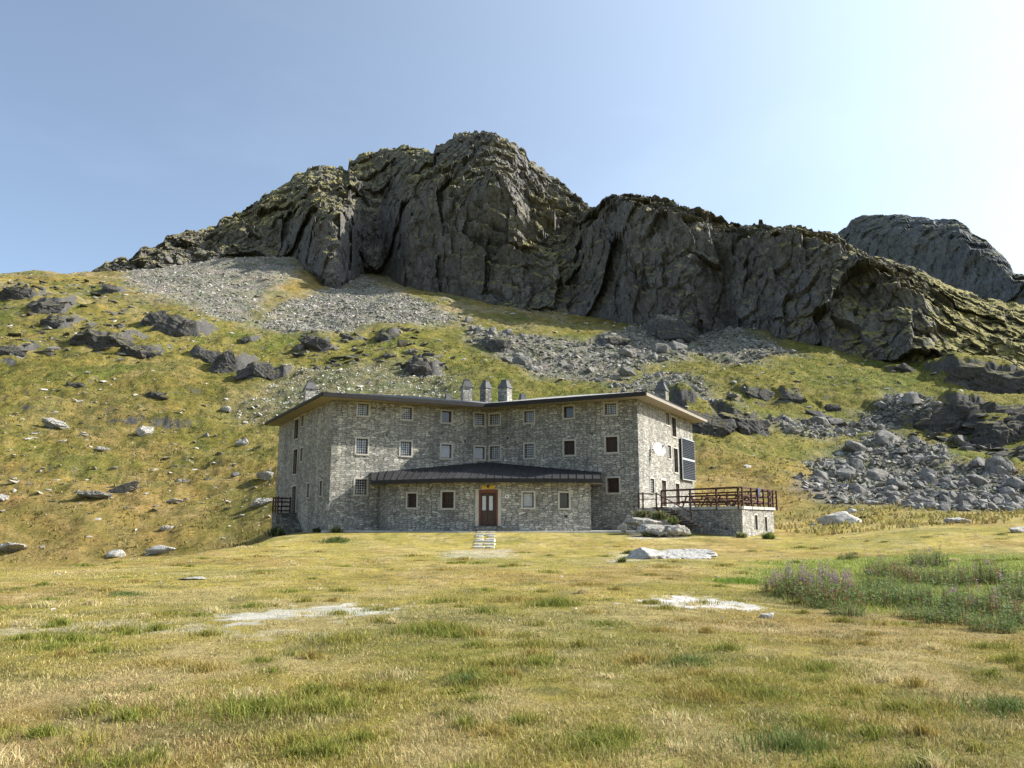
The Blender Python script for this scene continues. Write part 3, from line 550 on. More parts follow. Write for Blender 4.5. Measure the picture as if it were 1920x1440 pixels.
def sample_world(poly, n, warp=0):
    a = np.array(poly); lo = a.min(0); hi_ = a.max(0); out = np.zeros((0, 2))
    while len(out) < n:
        p = rng.uniform(lo, hi_, (n * 3, 2)); q = p + warp * np.stack([fbm(p[:, 0] / 9, p[:, 1] / 9, 3, 3), fbm(p[:, 0] / 9, p[:, 1] / 9, 8, 3)], 1)
        out = np.concatenate([out, p[sdist(q[:, 0], q[:, 1], poly) > 0]])
    return out[:n]
def with_z(p, lift=0.0): return np.concatenate([p, (ground_z(p[:, 0], p[:, 1]) + lift)[:, None]], 1)

TAL = [('talus_right', 135, .82, 4200, .36, 'grey angular boulder in the large talus field right of the terrace', 'boulders of the talus field right of the terrace'),
       ('talus_bank', 30, .75, 1100, .38, 'grey boulder in the narrow talus band above the large talus field', 'boulders of the upper right talus band'),
       ('talus_mid', 85, 1.15, 3600, .5, 'grey boulder in the long talus band under the cliff behind the hut', 'boulders of the talus band below the cliff'),
       ('talus_strip', 26, .9, 1300, .38, 'grey boulder in the talus strip above the right end of the roof', 'boulders of the strip above the roof'),
       ('talus_low', 8, .8, 450, .34, 'grey boulder in the small talus patch between roof and right talus band', 'boulders of the small talus patch')]
for key, nb, sb, ns, ss, lab, grp in TAL:
    P = with_z(sample_world(WP[key], nb, 4.0)); 
    for i, p in enumerate(P):
        s = sb * math.exp(random.gauss(0, .38)); o = bpy.data.objects.new('boulder', BIG[random.randrange(12)]); COL.objects.link(o)
        o.location = (p[0], p[1], p[2] + s * .25); o.scale = (s * random.uniform(.8, 1.35), s * random.uniform(.7, 1.1), s * random.uniform(.55, .95))
        o.rotation_euler = (random.gauss(0, .35), random.gauss(0, .35), random.uniform(0, 6.28)); tag(o, lab, 'boulder', grp)
    Q = with_z(sample_world(WP[key], ns, 4.0), .08); sz = ss * np.exp(np.clip(rng.normal(0, .45, ns), -2, .9))
    rubble('boulder_rubble', Q, sz, (.22, .215, .195), .45, 'loose grey stones filling ' + {'talus_right': 'the large right talus field', 'talus_bank': 'the upper right talus band', 'talus_mid': 'the long talus band under the cliff', 'talus_strip': 'the talus strip above the roof', 'talus_low': 'the small middle talus patch'}[key], 'rubble')
for key, n, s, lab in (('scree_left', 9000, .42, 'fine pale scree slope below the left ridge'), ('scree_cone', 8000, .40, 'fine pale scree cone below the gully'), ('sprinkle', 1500, .24, 'pale stones sprinkled on the grass slope behind the left roof')):
    P = with_z(sample_world(WP[key], n, 4.5), .02); rubble('scree', P, s * np.exp(rng.normal(0, .4, n)), (.30, .29, .265) if key != 'sprinkle' else (.42, .41, .38), .3, lab, 'scree')
# stones scattered over the hillside
n = 9000; yy = 62 + 230 * rng.random(n) ** .8; aa = rng.uniform(-200, 2100, n); P2 = np.stack([(aa - 960) / 1511 * yy, yy], 1)
keep = (fbm(P2[:, 0] / 18, P2[:, 1] / 18, 40, 3) + rng.normal(0, .22, n)) > .10; keep &= ~((np.abs(P2[:, 0] + 2) < 22) & (P2[:, 1] < 84))
P2 = P2[keep]; rubble('scattered_stones', with_z(P2, .02), (.09 + .0013 * P2[:, 1]) * np.exp(np.clip(rng.normal(0, .6, len(P2)), -2, 1.0)), (.36, .345, .31), .3, 'small pale stones strewn over the grassy hillside', 'stones', .25, (1.3, .9, .45))
n = 900; yy = rng.uniform(11, 60, n); aa = rng.uniform(0, 1920, n); P3 = np.stack([(aa - 960) / 1511 * yy, yy], 1); P3 = P3[(yy < 50) | (aa > 1470) | (aa < 480)]
rubble('pebbles', with_z(P3, .0), .014 * np.exp(rng.normal(0, .35, len(P3))) * (1 + P3[:, 1] / 12), (.42, .38, .32), .35, 'small pebbles lying in the meadow turf', 'pebbles', .2)

DK_ = [(wpoly([(-150, 535), (0, 530), (200, 530), (270, 600), (250, 670), (0, 670), (-150, 660)]), 330, 1.0, 'dark broken rocks between the crags of the far left hillside'), (wpoly([(560, 625), (800, 618), (860, 690), (700, 700), (560, 680)]), 160, .9, 'dark broken rocks on the shoulder below the scree cone'),
       (wpoly([(1500, 760), (1650, 810), (1800, 800), (2000, 830), (2000, 880), (1750, 820), (1560, 800)]), 220, .7, 'dark broken rocks on the bank above the right talus'), (wpoly([(0, 760), (500, 790), (520, 960), (0, 960)]), 420, .26, 'small weathered rocks on the left grass slope')]
for P_, n_k, s_k, l_k in DK_: P = with_z(sample_world(P_, n_k, 4.0), -.05); rubble('broken_rocks', P, s_k * np.exp(rng.normal(0, .5, n_k)), (.12, .115, .105) if s_k > .5 else (.3, .28, .25), .45, l_k, 'rocks', .25, (1.4, .9, .55))
def rock_mesh(name, seed, sx, sy, sz, mat, sub=4, rough=.35, smooth=False, strat=0.0, freq=1.4):
    bm = bmesh.new(); bmesh.ops.create_icosphere(bm, subdivisions=sub, radius=1)
    P = np.array([tuple(v.co) for v in bm.verts]); P /= np.linalg.norm(P, axis=1)[:, None]; rr_ = np.random.default_rng(int(seed * 17) + 3); nk = rr_.normal(size=(16, 3)) * [1, 1, 1.2]; nk /= np.linalg.norm(nk, axis=1)[:, None]
    dk = rr_.uniform(.62, .95, 16); dt_ = P @ nk.T; P = P * np.minimum(np.min(np.where(dt_ > .08, dk / np.maximum(dt_, .08), 9), axis=1), 1.25)[:, None]
    S = np.array([sx, sy, sz]); W = P * S / max(sz, min(sx, sy) * .5); f1, f2, cr = worley(W[:, 0] * freq + seed * 3.1, W[:, 1] * freq, W[:, 2] * freq)
    d = rough * (.8 * (cr - .5) + .55 * fbm(W[:, 0] * freq * .7 + seed, W[:, 1] * freq * .7, W[:, 2] * freq * .7, 4, True) + .25 * fbm(W[:, 0] * 3.5 + seed, W[:, 1] * 3.5, W[:, 2] * 3.5, 3))
    if strat:
        q = (W[:, 2] + .25 * W[:, 0]) * 4; d += strat * (np.abs(q - np.round(q)) - .25)
    P = P * (1 + d[:, None]) * S
    for v, p in zip(bm.verts, P): v.co = p
    me = bpy.data.meshes.new(name); bm.to_mesh(me); bm.free(); me.polygons.foreach_set('use_smooth', [smooth] * len(me.polygons)); me.materials.append(mat); return me
def outcrop(px, py, wpx, hpx, seed, label, tilt=0.0, mat='crag', depth=.8, sub=5, rough=.42, cat='rock outcrop', name='rock_outcrop', group=None, dmin=62, sink=.3, strat=.25, smooth=False, freq=1.0, at_=None):
    p = at_ or hit(px, py + hpx * .3, dmin if py < 965 else 4.0); sx = wpx / 1511 * p.y / 2; sz = hpx / 1511 * p.y / 2
    me = rock_mesh(name, seed, sx, max(sx * depth * .7, sz * .8), sz * 1.25, M[mat], sub, rough, smooth, strat, freq)
    o = link(name, me); o.location = (p.x, p.y + sz * .3, p.z + sz * (1 - 2 * sink)); o.rotation_euler = (-.25, tilt, random.uniform(-.2, .2)); tag(o, label, cat, group); return o
for i, (px, py, wp, hp, lab, tl) in enumerate(OC): outcrop(px, py, wp, hp, i + 1, lab, tl, at_=OCP[i], strat=.10, rough=.5, depth=.5, sub=5)
for px, py, wp, hp, tl, lab in [(228, 918, 60, 15, -.3, 'layered grey slabs standing in the low grass bank on the left'), (185, 930, 60, 11, .05, 'black shadowed edge rock left of the layered slabs'), (340, 903, 30, 8, .05, 'small dark rock on top of the low left bank'),
                                (325, 941, 32, 9, -.15, 'pale plank shaped rock in the left meadow'), (490, 943, 44, 15, -.1, 'white rock group nearest the left wall of the hut'), (500, 897, 34, 16, 0, 'grey boulder beside the left wall of the hut'),
                                (440, 890, 18, 9, 0, 'small dark boulder left of the grey boulder by the hut'), (270, 810, 28, 22, 0, 'pale pointed rock on the left slope'), (105, 798, 50, 14, .2, 'flat pale rock at mid height far left'),
                                (422, 768, 22, 11, 0, 'rounded pale rock below the slab crags'), (455, 831, 24, 14, -.5, 'reddish tilted rock left of the hut'), (3, 938, 26, 12, 0, 'grey rock at the left edge of the low bank'),
                                (310, 995, 22, 9, 0, 'small grey rock in the hollow above the two white boulders'), (12, 1030, 60, 12, 0, 'flat pale rock in the hollow at the left edge'), (190, 842, 30, 8, .1, 'flat pale rock below the pointed rock')]:
    outcrop(px, py, wp, hp, (px * 7) % 50 + 60, lab, tl, 'boulder' if 'dark' in lab or 'black' in lab or 'layer' in lab else 'terr_boulder', .9, 4, .3, 'rock', 'rock', dmin=58 if py < 965 else 30, sink=.25)
for px, py, wp, hp, lab in [(304, 1033, 46, 16, 'white boulder at the meadow edge, the larger and right one of two'), (216, 1041, 38, 14, 'white boulder at the meadow edge, the smaller and left one of two'),
                            (1575, 975, 76, 26, 'big pale boulder in the grass right of the terrace'), (1915, 995, 34, 14, 'white boulder at the right edge of the photo'), (1436, 1157, 26, 12, 'small white rock right of the bare patch'), (361, 1087, 46, 5, 'thin white flat rock in the left meadow'),
                            (1598, 960, 24, 10, 'small grey rock on the mound behind the big pale boulder'), (1800, 978, 50, 10, 'low grey rock on the mound at far right')]:
    outcrop(px, py, wp, hp, (px * 7) % 40 + 20, lab, 0, 'pale_boulder', .7, 4, .22, 'boulder', 'boulder', dmin=20, sink=.22, strat=0, smooth=True, freq=.8)
# the wide white flat rock, in two halves split by a crack
p = hit(1243, 1047)
fr = empty('flat_rock', (p.x, p.y, p.z)); tag(fr, 'wide white flat rock split by a dark crack in the lawn before the hut', 'rock')
for k, (dx, sx, sz) in enumerate(((-.66, .92, .50), (.78, 1.12, .40))):
    me = rock_mesh('rock_half', 5 + k, sx * .98, 1.0, sz, M['pale_boulder'], 5, .2, False, .03, .8); o = link('rock_half', me, None, fr); o.location = (dx, 0, .02)
# boulders piled by the terrace stairs
for px, py, D, sx, sy, sz, rz, lab in [(1203, 976, 50.5, 1.15, .8, .34, .1, 'flat topped grey boulder resting uppermost before the terrace stairs'), (1222, 990, 48.6, .95, .8, .48, .2, 'dark sided boulder in the middle of the pile before the terrace'), (1262, 990, 48, .85, .7, .42, -.1, 'round pale boulder at the right of the pile before the terrace'),
                                  (1168, 986, 50, .35, .4, .3, 0, 'small boulder at the left of the pile before the terrace'), (1240, 996, 47.5, .3, .3, .12, 0, 'low stone at the front foot of the boulder pile')]:
    q = at(px, py, D); me = rock_mesh('boulder', int(px), sx * .92, sy * .9, sz * .82, M['terr_boulder'], 5, .3, True, .03, 1.0); o = link('boulder', me); o.location = (q.x, q.y, q.z - .12); o.rotation_euler = (0, 0, rz); tag(o, lab, 'boulder')

# ---------------------------------------------------------------- the mountain hut
ZB = 0.1; ZW = 9.95
FL = Vector((-12.6, 56.0)); IN = Vector((-1.95, 61.3)); FR = Vector((8.76, 55.7)); BR = Vector((15.6, 69.2)); BM_ = Vector((-1.95, 80.0)); BL = Vector((-20.8, 71.5))
hut = empty('mountain_hut', (-1.95, 61.3, .7)); tag(hut, 'three storey stone mountain hut with two angled wings and low entrance wing', 'mountain hut'); HO = Vector((-1.95, 61.3, .7))
def hp(mb, name, mat, parent=None):      # part of the hut, in the hut's own frame
    o = mb.build(name, mat, parent or hut); me = o.data; me.transform(Matrix.Translation(-HO)); return o
class Facet:
    def __init__(s, A, B):  # outward normal is to the right of A->B  (A left, B right as seen from outside)
        s.A, s.B = A, B; d = B - A; s.L = d.length; s.t = d / s.L; s.n = Vector((s.t.y, -s.t.x))
    def uz(s, px, py):
        xr = XR(px, py); # A + u t = k (xr, 1)
        det = s.t.x * -1 - (-xr) * s.t.y; bx, by = -s.A.x, -s.A.y
        u = (bx * -1 - (-xr) * by) / det; k = s.A.y + u * s.t.y; return u, EYE + DZ(py) * k
    def rect(s, x0, x1, y0, y1):
        ym = (y0 + y1) / 2; xm = (x0 + x1) / 2; u0 = s.uz(x0, ym)[0]; u1 = s.uz(x1, ym)[0]; z1 = s.uz(xm, y0)[1]; z0 = s.uz(xm, y1)[1]; return [min(u0, u1), max(u0, u1), z0, z1]
    def P(s, u, z, o=0.0): q = s.A + s.t * u + s.n * o; return Vector((q.x, q.y, z))
    def wall(s, mb, z0, z1, holes, depth=.28):
        us = sorted({0, s.L} | {h[0] for h in holes} | {h[1] for h in holes}); zs = sorted({z0, z1} | {h[2] for h in holes} | {h[3] for h in holes})
        for i in range(len(us) - 1):
            for j in range(len(zs) - 1):
                um, zm = (us[i] + us[i+1]) / 2, (zs[j] + zs[j+1]) / 2
                if any(h[0] < um < h[1] and h[2] < zm < h[3] for h in holes): continue
                mb.poly([s.P(us[i], zs[j]), s.P(us[i+1], zs[j]), s.P(us[i+1], zs[j+1]), s.P(us[i], zs[j+1])])
        for a, b, c, d in holes:
            q = [(a, c), (b, c), (b, d), (a, d)]
            for i in range(4):
                (u0, zz0), (u1, zz1) = q[i], q[(i + 1) % 4]; mb.poly([s.P(u0, zz0), s.P(u1, zz1), s.P(u1, zz1, -depth), s.P(u0, zz0, -depth)])
    def fbox(s, mb, u0, u1, z0, z1, o0, o1):
        mb.hexa([s.P(u0, z0, o0), s.P(u1, z0, o0), s.P(u1, z0, o1), s.P(u0, z0, o1)], [s.P(u0, z1, o0), s.P(u1, z1, o0), s.P(u1, z1, o1), s.P(u0, z1, o1)])
def window(fc, r, kind, host, sw=.13, proud=.035):
    """r: the opening (u0,u1,z0,z1); the stone surround lies round it"""
    a, b, c, d = r; mb = MB(); t = .06
    o0, o1 = -.24, -.17
    fc.fbox(mb, a + .003, a + t, c + .003, d - .003, o0, o1); fc.fbox(mb, b - t, b - .003, c + .003, d - .003, o0, o1)
    fc.fbox(mb, a + t, b - t, c + .003, c + t, o0, o1); fc.fbox(mb, a + t, b - t, d - t, d - .003, o0, o1)
    if kind in ('pale', 'dark'): m = (a + b) / 2; fc.fbox(mb, m - .025, m + .025, c + t, d - t, o0, o1)
    w_ = hp(mb, 'window', M['wood'] , host)
    def sub(mb, name, mat): o = mb.build(name, mat, w_); o.data.transform(Matrix.Translation(-HO)); return o
    mb = MB(); s = sw
    if s > 0:
        fc.fbox(mb, a - s, a, c - s, d + s, -.12, proud); fc.fbox(mb, b, b + s, c - s, d + s, -.12, proud)
        fc.fbox(mb, a, b, d, d + s, -.12, proud); fc.fbox(mb, a, b, c - s, c, -.12, proud + .03); sub(mb, 'stone_surround', M['surround'])
    mb = MB(); fc.fbox(mb, a + t, b - t, c + t, d - t, -.222, -.21)
    if kind == 'shutter':
        sub(mb, 'shutter', M['wood']); g = MB(); nx, nz = 4, 5; mat = M['iron']
    else:
        sub(mb, 'pane', M['pane'] if kind == 'pale' else M['pane_dark']); g = MB(); nx, nz = 5, 6; mat = M['bars']
    if kind == 'open':
        lf = MB(); fc.fbox(lf, a + .02, a + .05, c + t, d - t, -.5, -.24); sub(lf, 'open_casement', M['wood']); return
    if kind == 'half':
        cu = MB(); q = [fc.P(a + t, c + t + .25 * (d - c), -.205), fc.P(a + t, d - t, -.205), fc.P(b - t, d - t, -.205)]; cu.poly(q); sub(cu, 'curtain', M['curtain'])
    if kind == 'curtain': cu = MB(); fc.fbox(cu, a + t, b - t, c + t, d - t, -.208, -.204); sub(cu, 'curtain', M['curtain'])
    for i in range(1, nx): u = a + (b - a) * i / nx; fc.fbox(g, u - .009, u + .009, c, d, -.11, -.09)
    for i in range(1, nz): z = c + (d - c) * i / nz; fc.fbox(g, a, b, z - .009, z + .009, -.089, -.07)
    sub(g, 'grille', mat)
fcL = Facet(FL, IN); fcR = Facet(IN, FR); fsL = Facet(BL, FL); fsR = Facet(FR, BR); bk1 = Facet(BR, BM_); bk2 = Facet(BM_, BL)
def inner(fc, R, sw):   # outer rectangle of the surround in photo pixels -> opening
    a, b, c, d = fc.rect(*R); return [a + sw, b - sw, c + sw, d - sw]
WIN_L = [((668, 694, 754, 782), 'pale'), ((750, 775, 761, 789), 'half'), ((825.5, 849, 768, 795), 'open'), ((887, 911, 772.5, 800), 'pale'),
         ((665, 692.5, 819.5, 854), 'pale'), ((748, 774, 825, 857.5), 'pale'), ((824.5, 849, 830.5, 862), 'curtain'), ((887.5, 911, 835, 864), 'curtain'), ((662.5, 690.5, 895.5, 930.5), 'dark')]
WIN_R = [((916, 940, 774, 799), 'pale'), ((980.5, 1004, 768, 795), 'pale'), ((1054.5, 1078.5, 759, 786.5), 'open'), ((1131, 1158.5, 753.5, 780.5), 'pale'),
         ((916, 940, 834, 864), 'dark'), ((981, 1004.5, 829.5, 861.5), 'dark'), ((1055, 1080.5, 823.5, 856), 'shutter'), ((1133, 1161, 816, 851), 'shutter'), ((1136, 1164, 893, 927), 'shutter')]
WIN_SL = [((565, 572, 777, 801), 'dark'), ((563, 569.5, 838, 867), 'dark'), ((575.5, 581.5, 904, 935), 'dark'), ((599, 605.5, 899, 932), 'dark'), ((551.5, 560.5, 785, 825), 'shutter'), ((549.5, 558, 841, 891), 'shutter')]
WIN_SR = [((1246.5, 1255.5, 772, 799), 'dark'), ((1251, 1258.5, 833, 862), 'dark'), ((1218, 1227, 895, 927), 'dark'), ((1258.5, 1268, 781, 821), 'shutter'), ((1262.5, 1271.5, 839, 888), 'shutter')]
wall = MB()
for fc, W, extra in ((fcL, WIN_L, []), (fcR, WIN_R, []), (fsL, WIN_SL, [(547.5, 555, 912, 961)]), (fsR, WIN_SR, [(1240.5, 1249, 901, 949), (1266.5, 1274, 907, 946)])):
    side = fc in (fsL, fsR); sw = .12 if not side else .10
    hs = [inner(fc, R, sw) for R, k in W]; ex = [fc.rect(*e) for e in extra]
    fc.wall(wall, ZB, ZW, hs + ex)
    for h, (R, k) in zip(hs, W): window(fc, h, k, hut, sw)
    for e in ex:
        a, b, c, d = e; mb = MB(); fc.fbox(mb, a + .003, b - .003, c, d - .003, -.22, -.16); dr = hp(mb, 'side_door', M['wood'])
        mb = MB(); fc.fbox(mb, a - .12, a, c, d + .14, -.1, .03); fc.fbox(mb, b, b + .12, c, d + .14, -.1, .03); fc.fbox(mb, a, b, d, d + .14, -.1, .03)
        o = mb.build('stone_surround', M['surround'], dr); o.data.transform(Matrix.Translation(-HO))
        mb = MB(); fc.fbox(mb, b - .12, b - .09, c + 1.0, c + 1.12, -.16, -.11); o = mb.build('handle', M['iron'], dr); o.data.transform(Matrix.Translation(-HO))
bk1.wall(wall, ZB, ZW, []); bk2.wall(wall, ZB, ZW, [])
hp(wall, 'wall', M['stone'])
# little dark vent holes in the front walls
for px, py, fc in ((725, 816, fcL), (872, 827, fcL), (952, 822, fcR), (1110, 813, fcR), (740, 938, fcL)):
    u, z = fc.uz(px, py); mb = MB(); fc.fbox(mb, u - .07, u + .07, z - .07, z + .07, -.05, .004); hp(mb, 'vent_hole', M['iron'])
# roof
CF, CS, CB = 1.4, 1.1, .8
def off_line(A, B, c): d = (B - A).normalized(); n_ = Vector((d.y, -d.x)); return A + n_ * c, d
def isect(l1, l2):
    (p, d), (q, e) = l1, l2; det = d.x * -e.y + e.x * d.y; r = q - p; t_ = (r.x * -e.y + e.x * r.y) / det; return p + d * t_
ring = [FL, IN, FR, BR, BM_, BL]; offs = [CF, CF, CS, CB, CB, CS]
lines = [off_line(ring[i], ring[(i + 1) % 6], offs[i]) for i in range(6)]
E = [isect(lines[i - 1], lines[i]) for i in range(6)]   # E[0]=front left corner, E[1]=inner, E[2]=front right ...
ZE0, ZE1 = 9.93, 10.16; SL = .178
def clip(poly, f):
    out_ = []
    for i in range(len(poly)):
        p_, q_ = poly[i], poly[(i + 1) % len(poly)]; a_, b_ = f(p_), f(q_)
        if a_ >= 0: out_.append(p_)
        if (a_ >= 0) != (b_ >= 0): out_.append(p_ + (q_ - p_) * (a_ / (a_ - b_)))
    return out_
def dline(l): (p, d) = l; return lambda x: (x - p).x * -d.y + (x - p).y * d.x
roof = MB(); seams = MB()
for half, ids in (([E[0], E[1], E[4], E[5]], [0, 5, 4]), ([E[1], E[2], E[3], E[4]], [1, 2, 3])):
    fs = [dline(lines[i]) for i in ids]
    for i, f in enumerate(fs):
        pl = half
        for j, g in enumerate(fs):
            if j != i and pl: pl = clip(pl, lambda x, f=f, g=g: g(x) - f(x))
        if len(pl) > 2:
            roof.poly([Vector((p_.x, p_.y, ZE1 + SL * f(p_))) for p_ in pl])
            p0, d0 = lines[ids[i]]; nn = Vector((-d0.y, d0.x))
            if ids[i] in (0, 1):
                A_, B_ = (E[0], E[1]) if ids[i] == 0 else (E[1], E[2]); L_ = (B_ - A_).length; k = .6
                while k < L_ - .3:
                    s0 = A_ + (B_ - A_).normalized() * k; dd = 0
                    lim = 0.2
                    while lim < 9 and all(f(s0 + nn * lim) <= g(s0 + nn * lim) for j, g in enumerate(fs) if j != i): lim += .3
                    e_ = s0 + nn * lim; seams.bar((s0.x, s0.y, ZE1 + .02), (e_.x, e_.y, ZE1 + .02 + SL * lim), .04, .05); k += .75
rf = hp(roof, 'roof', M['metal_roof'])
o = seams.build('standing_seams', M['metal_roof'], rf); o.data.transform(Matrix.Translation(-HO))
mb = MB(); mb.poly([(e.x, e.y, ZE0 + .004) for e in (E[0], E[1], E[4], E[5])]); mb.poly([(e.x, e.y, ZE0 + .004) for e in (E[1], E[2], E[3], E[4])]); hp(mb, 'soffit', M['soffit'])
def fascia(i, z0, z1, th, mat, name, ext=0):
    A_, B_ = E[i], E[(i + 1) % 6]; f_ = Facet(A_, B_); mb = MB(); f_.fbox(mb, -ext, f_.L + ext, z0, z1, -.03, th); return hp(mb, name, mat)
fascia(0, ZE0 - .04, ZE1 + .02, .10, M['gutter'], 'gutter'); fascia(1, ZE0 - .04, ZE1 + .02, .10, M['gutter'], 'gutter')
fascia(5, ZE0 + .03, ZE1 + .02, .05, M['gutter'], 'fascia'); fascia(2, ZE0 - .03, ZE1 - .03, .05, M['fascia_pale'], 'fascia'); fascia(3, ZE0, ZE1, .05, M['gutter'], 'fascia'); fascia(4, ZE0, ZE1, .05, M['gutter'], 'fascia')
A_, B_ = E[2], E[3]; f_ = Facet(A_, B_); mb = MB(); f_.fbox(mb, 0, f_.L, ZE1 - .028, ZE1 + .05, -.03, .07); hp(mb, 'verge_flashing', M['gutter'])
# ridge glass / sheet highlight line
def chimney(px, D, ytop, wd, rz, cap='slab', mat='stone'):
    zt = EYE + DZ(ytop) * D; x = XR(px, ytop) * D; z0 = 10.1; zs = zt - .75; mb = MB(); mb.box((x, D, (z0 + zs) / 2), wd, wd, zs - z0, rz); c = hp(mb, 'chimney', M[mat])
    mb = MB(); mb.box((x, D, zs + .03), wd * 1.16, wd * 1.16, .06, rz); mb.box((x, D, zs + .35), wd * 1.08, wd * 1.08, .58, rz, .48); mb.box((x, D, zs + .68), wd * .6, wd * .6, .07, rz)
    o = mb.build('chimney_cap', M['slate'], c); o.data.transform(Matrix.Translation(-HO))
chimney(582, 64.5, 714, .86, .46); chimney(875, 66.5, 711, .80, .3); chimney(911, 68.5, 713, .72, .8, mat='stone_dark'); chimney(947, 67, 712, .86, -.5, mat='stone'); chimney(1240, 61.5, 716, .86, -.46, mat='stone_dark')
for px, D in ((840, 63.0), (980, 65.0)):
    z = EYE + DZ(740) * D; x = XR(px, 740) * D; mb = MB(); mb.box((x, D, z - .5), .75, .75, 1.1, .4, .5); hp(mb, 'roof_vent', M['slate'])
mb = MB(); a = at(712, 737.5, 63); b_ = at(880, 737, 66); mb.bar(a, b_, .02); hp(mb, 'antenna_wire', M['iron'])
# entrance wing
AP = [Vector(p) for p in ((-9.4, 57.6), (-8.55, 55.7), (-5.5, 54.0), (-3.5, 53.1), (.2, 53.0), (2.3, 53.2), (5.2, 53.6), (5.5, 57.3))]
AF = [Facet(AP[i], AP[i + 1]) for i in range(7)]
WIN_A = {1: [((761.5, 784, 922, 955), 'shutter')], 2: [((826, 854, 919, 956), 'shutter')], 4: [((977, 1004, 920, 955), 'curtain')], 5: [((1046, 1070, 921, 956), 'open')]}
aw = MB(); DR = AF[3].rect(897.5, 933.5, 918, 986)
for i, fc in enumerate(AF):
    hs = [inner(fc, R, .12) for R, k in WIN_A.get(i, [])]; fc.wall(aw, ZB, 4.02, hs + ([DR] if i == 3 else []), .3)
    for h, (R, k) in zip(hs, WIN_A.get(i, [])): window(fc, h, k, hut, .12)
hp(aw, 'entrance_wing_wall', M['stone'])
u, z = AF[5].uz(1061, 968); mb = MB(); AF[5].fbox(mb, u - .1, u + .1, z - .08, z + .08, -.1, .006); hp(mb, 'vent_hole', M['iron'])
fc = AF[3]; a, b, c, d = DR
mb = MB(); t = .12; fc.fbox(mb, a + .003, a + t, c, d - .003, -.26, -.04); fc.fbox(mb, b - t, b - .003, c, d - .003, -.26, -.04); fc.fbox(mb, a + t, b - t, d - t * 1.6, d - .003, -.26, -.04); door = hp(mb, 'front_door', simple('door_frame_wood', (.16, .055, .03), .6, .2, 7))
def dsub(mb, name, mat): o = mb.build(name, mat, door); o.data.transform(Matrix.Translation(-HO)); return o
mid = (a + b) / 2 - .06; lo, hi2 = a + t, b - t - .12; dz_ = d - t * 1.6
for u0, u1 in ((lo, mid), (mid, hi2)):
    mb = MB(); fc.fbox(mb, u0 + .004, u1 - .004, c + .02, c + 1.0, -.22, -.17); fc.fbox(mb, u0 + .004, u0 + .1, c + 1.0, dz_, -.22, -.17); fc.fbox(mb, u1 - .1, u1 - .004, c + 1.0, dz_, -.22, -.17); fc.fbox(mb, u0 + .1, u1 - .1, dz_ - .22, dz_, -.22, -.17); dsub(mb, 'door_leaf', M['wood'])
    mb = MB(); fc.fbox(mb, u0 + .1, u1 - .1, c + 1.0, dz_ - .22, -.21, -.195); dsub(mb, 'door_pane', M['curtain'])
mb = MB(); fc.fbox(mb, hi2, b - t, c + .02, dz_, -.20, -.10); dsub(mb, 'side_panel', M['wood'])
mb = MB(); fc.fbox(mb, mid + .03, mid + .06, c + .95, c + 1.1, -.17, -.12); dsub(mb, 'handle', M['iron'])
mb = MB(); fc.fbox(mb, a - .22, a, c, d + .02, -.1, .03); fc.fbox(mb, b, b + .22, c, d + .02, -.1, .03); dsub(mb, 'stone_surround', M['surround'])
mb = MB(); fc.fbox(mb, a - .12, b + .12, c - .14, c, -.3, .35); fc.fbox(mb, a - .7, b + .9, c - .3, c - .144, -.02, .9); hp(mb, 'door_step', M['stone_dark'])
mb = MB(); m_ = (a + b) / 2; fc.fbox(mb, m_ - .42, m_ + .42, d + .05, d + .27, .0, .05); sg = hp(mb, 'door_sign', M['yellow'])
mb = MB(); fc.fbox(mb, m_ - .05, m_ + .03, d + .25, d + .31, .06, .3); fc.fbox(mb, m_ - .09, m_ + .07, d + .12, d + .25, .2, .34); hp(mb, 'door_lamp', M['iron'])
u, z = fc.uz(950.5, 930.5); mb = MB(); cc = fc.P(u, z, .0); nn = Vector((fc.n.x, fc.n.y, 0)); mb.cyl(cc, cc + nn * .03, .13, .12, 20); pq = hp(mb, 'round_plaque', M['white'])
mb = MB(); mb.cyl(cc + nn * .03, cc + nn * .036, .06, .055, 14); o = mb.build('plaque_emblem', M['iron'], pq); o.data.transform(Matrix.Translation(-HO))
# entrance wing roof
EV = [Vector((-9.6, 55.35)), Vector((-8.2, 54.6)), Vector((-5.75, 53.3)), Vector((-3.65, 52.45)), Vector((.3, 52.3)), Vector((2.4, 52.5)), Vector((4.6, 52.8)), Vector((5.85, 53.0))]
W0 = (fcL.A + fcL.t * (fcL.L * .248)) + fcL.n * .01; W7 = (fcR.A + fcR.t * (fcR.L * .772)) + fcR.n * .01; WI = IN + Vector((0, -.02)); ze, z0w, ziw = 4.22, 4.88, 5.9
def wallpt(s):   # s 0..1 across
    if s < .5: q = W0 + (WI - W0) * (s / .5); return Vector((q.x, q.y, z0w + (ziw - z0w) * s / .5))
    q = WI + (W7 - WI) * ((s - .5) / .5); return Vector((q.x, q.y, ziw + (z0w - ziw) * (s - .5) / .5))
cs = [0]; 
for i in range(7): cs.append(cs[-1] + (EV[i + 1] - EV[i]).length)
def evpt(s):
    q = s * cs[-1]
    for i in range(7):
        if q <= cs[i + 1] + 1e-6: r_ = (q - cs[i]) / (cs[i + 1] - cs[i]); p_ = EV[i] + (EV[i + 1] - EV[i]) * r_; return Vector((p_.x, p_.y, ze))
SS = sorted(set([c_ / cs[-1] for c_ in cs] + [.5])); mb = MB(); sf = MB(); gt = MB(); sm_ = MB()
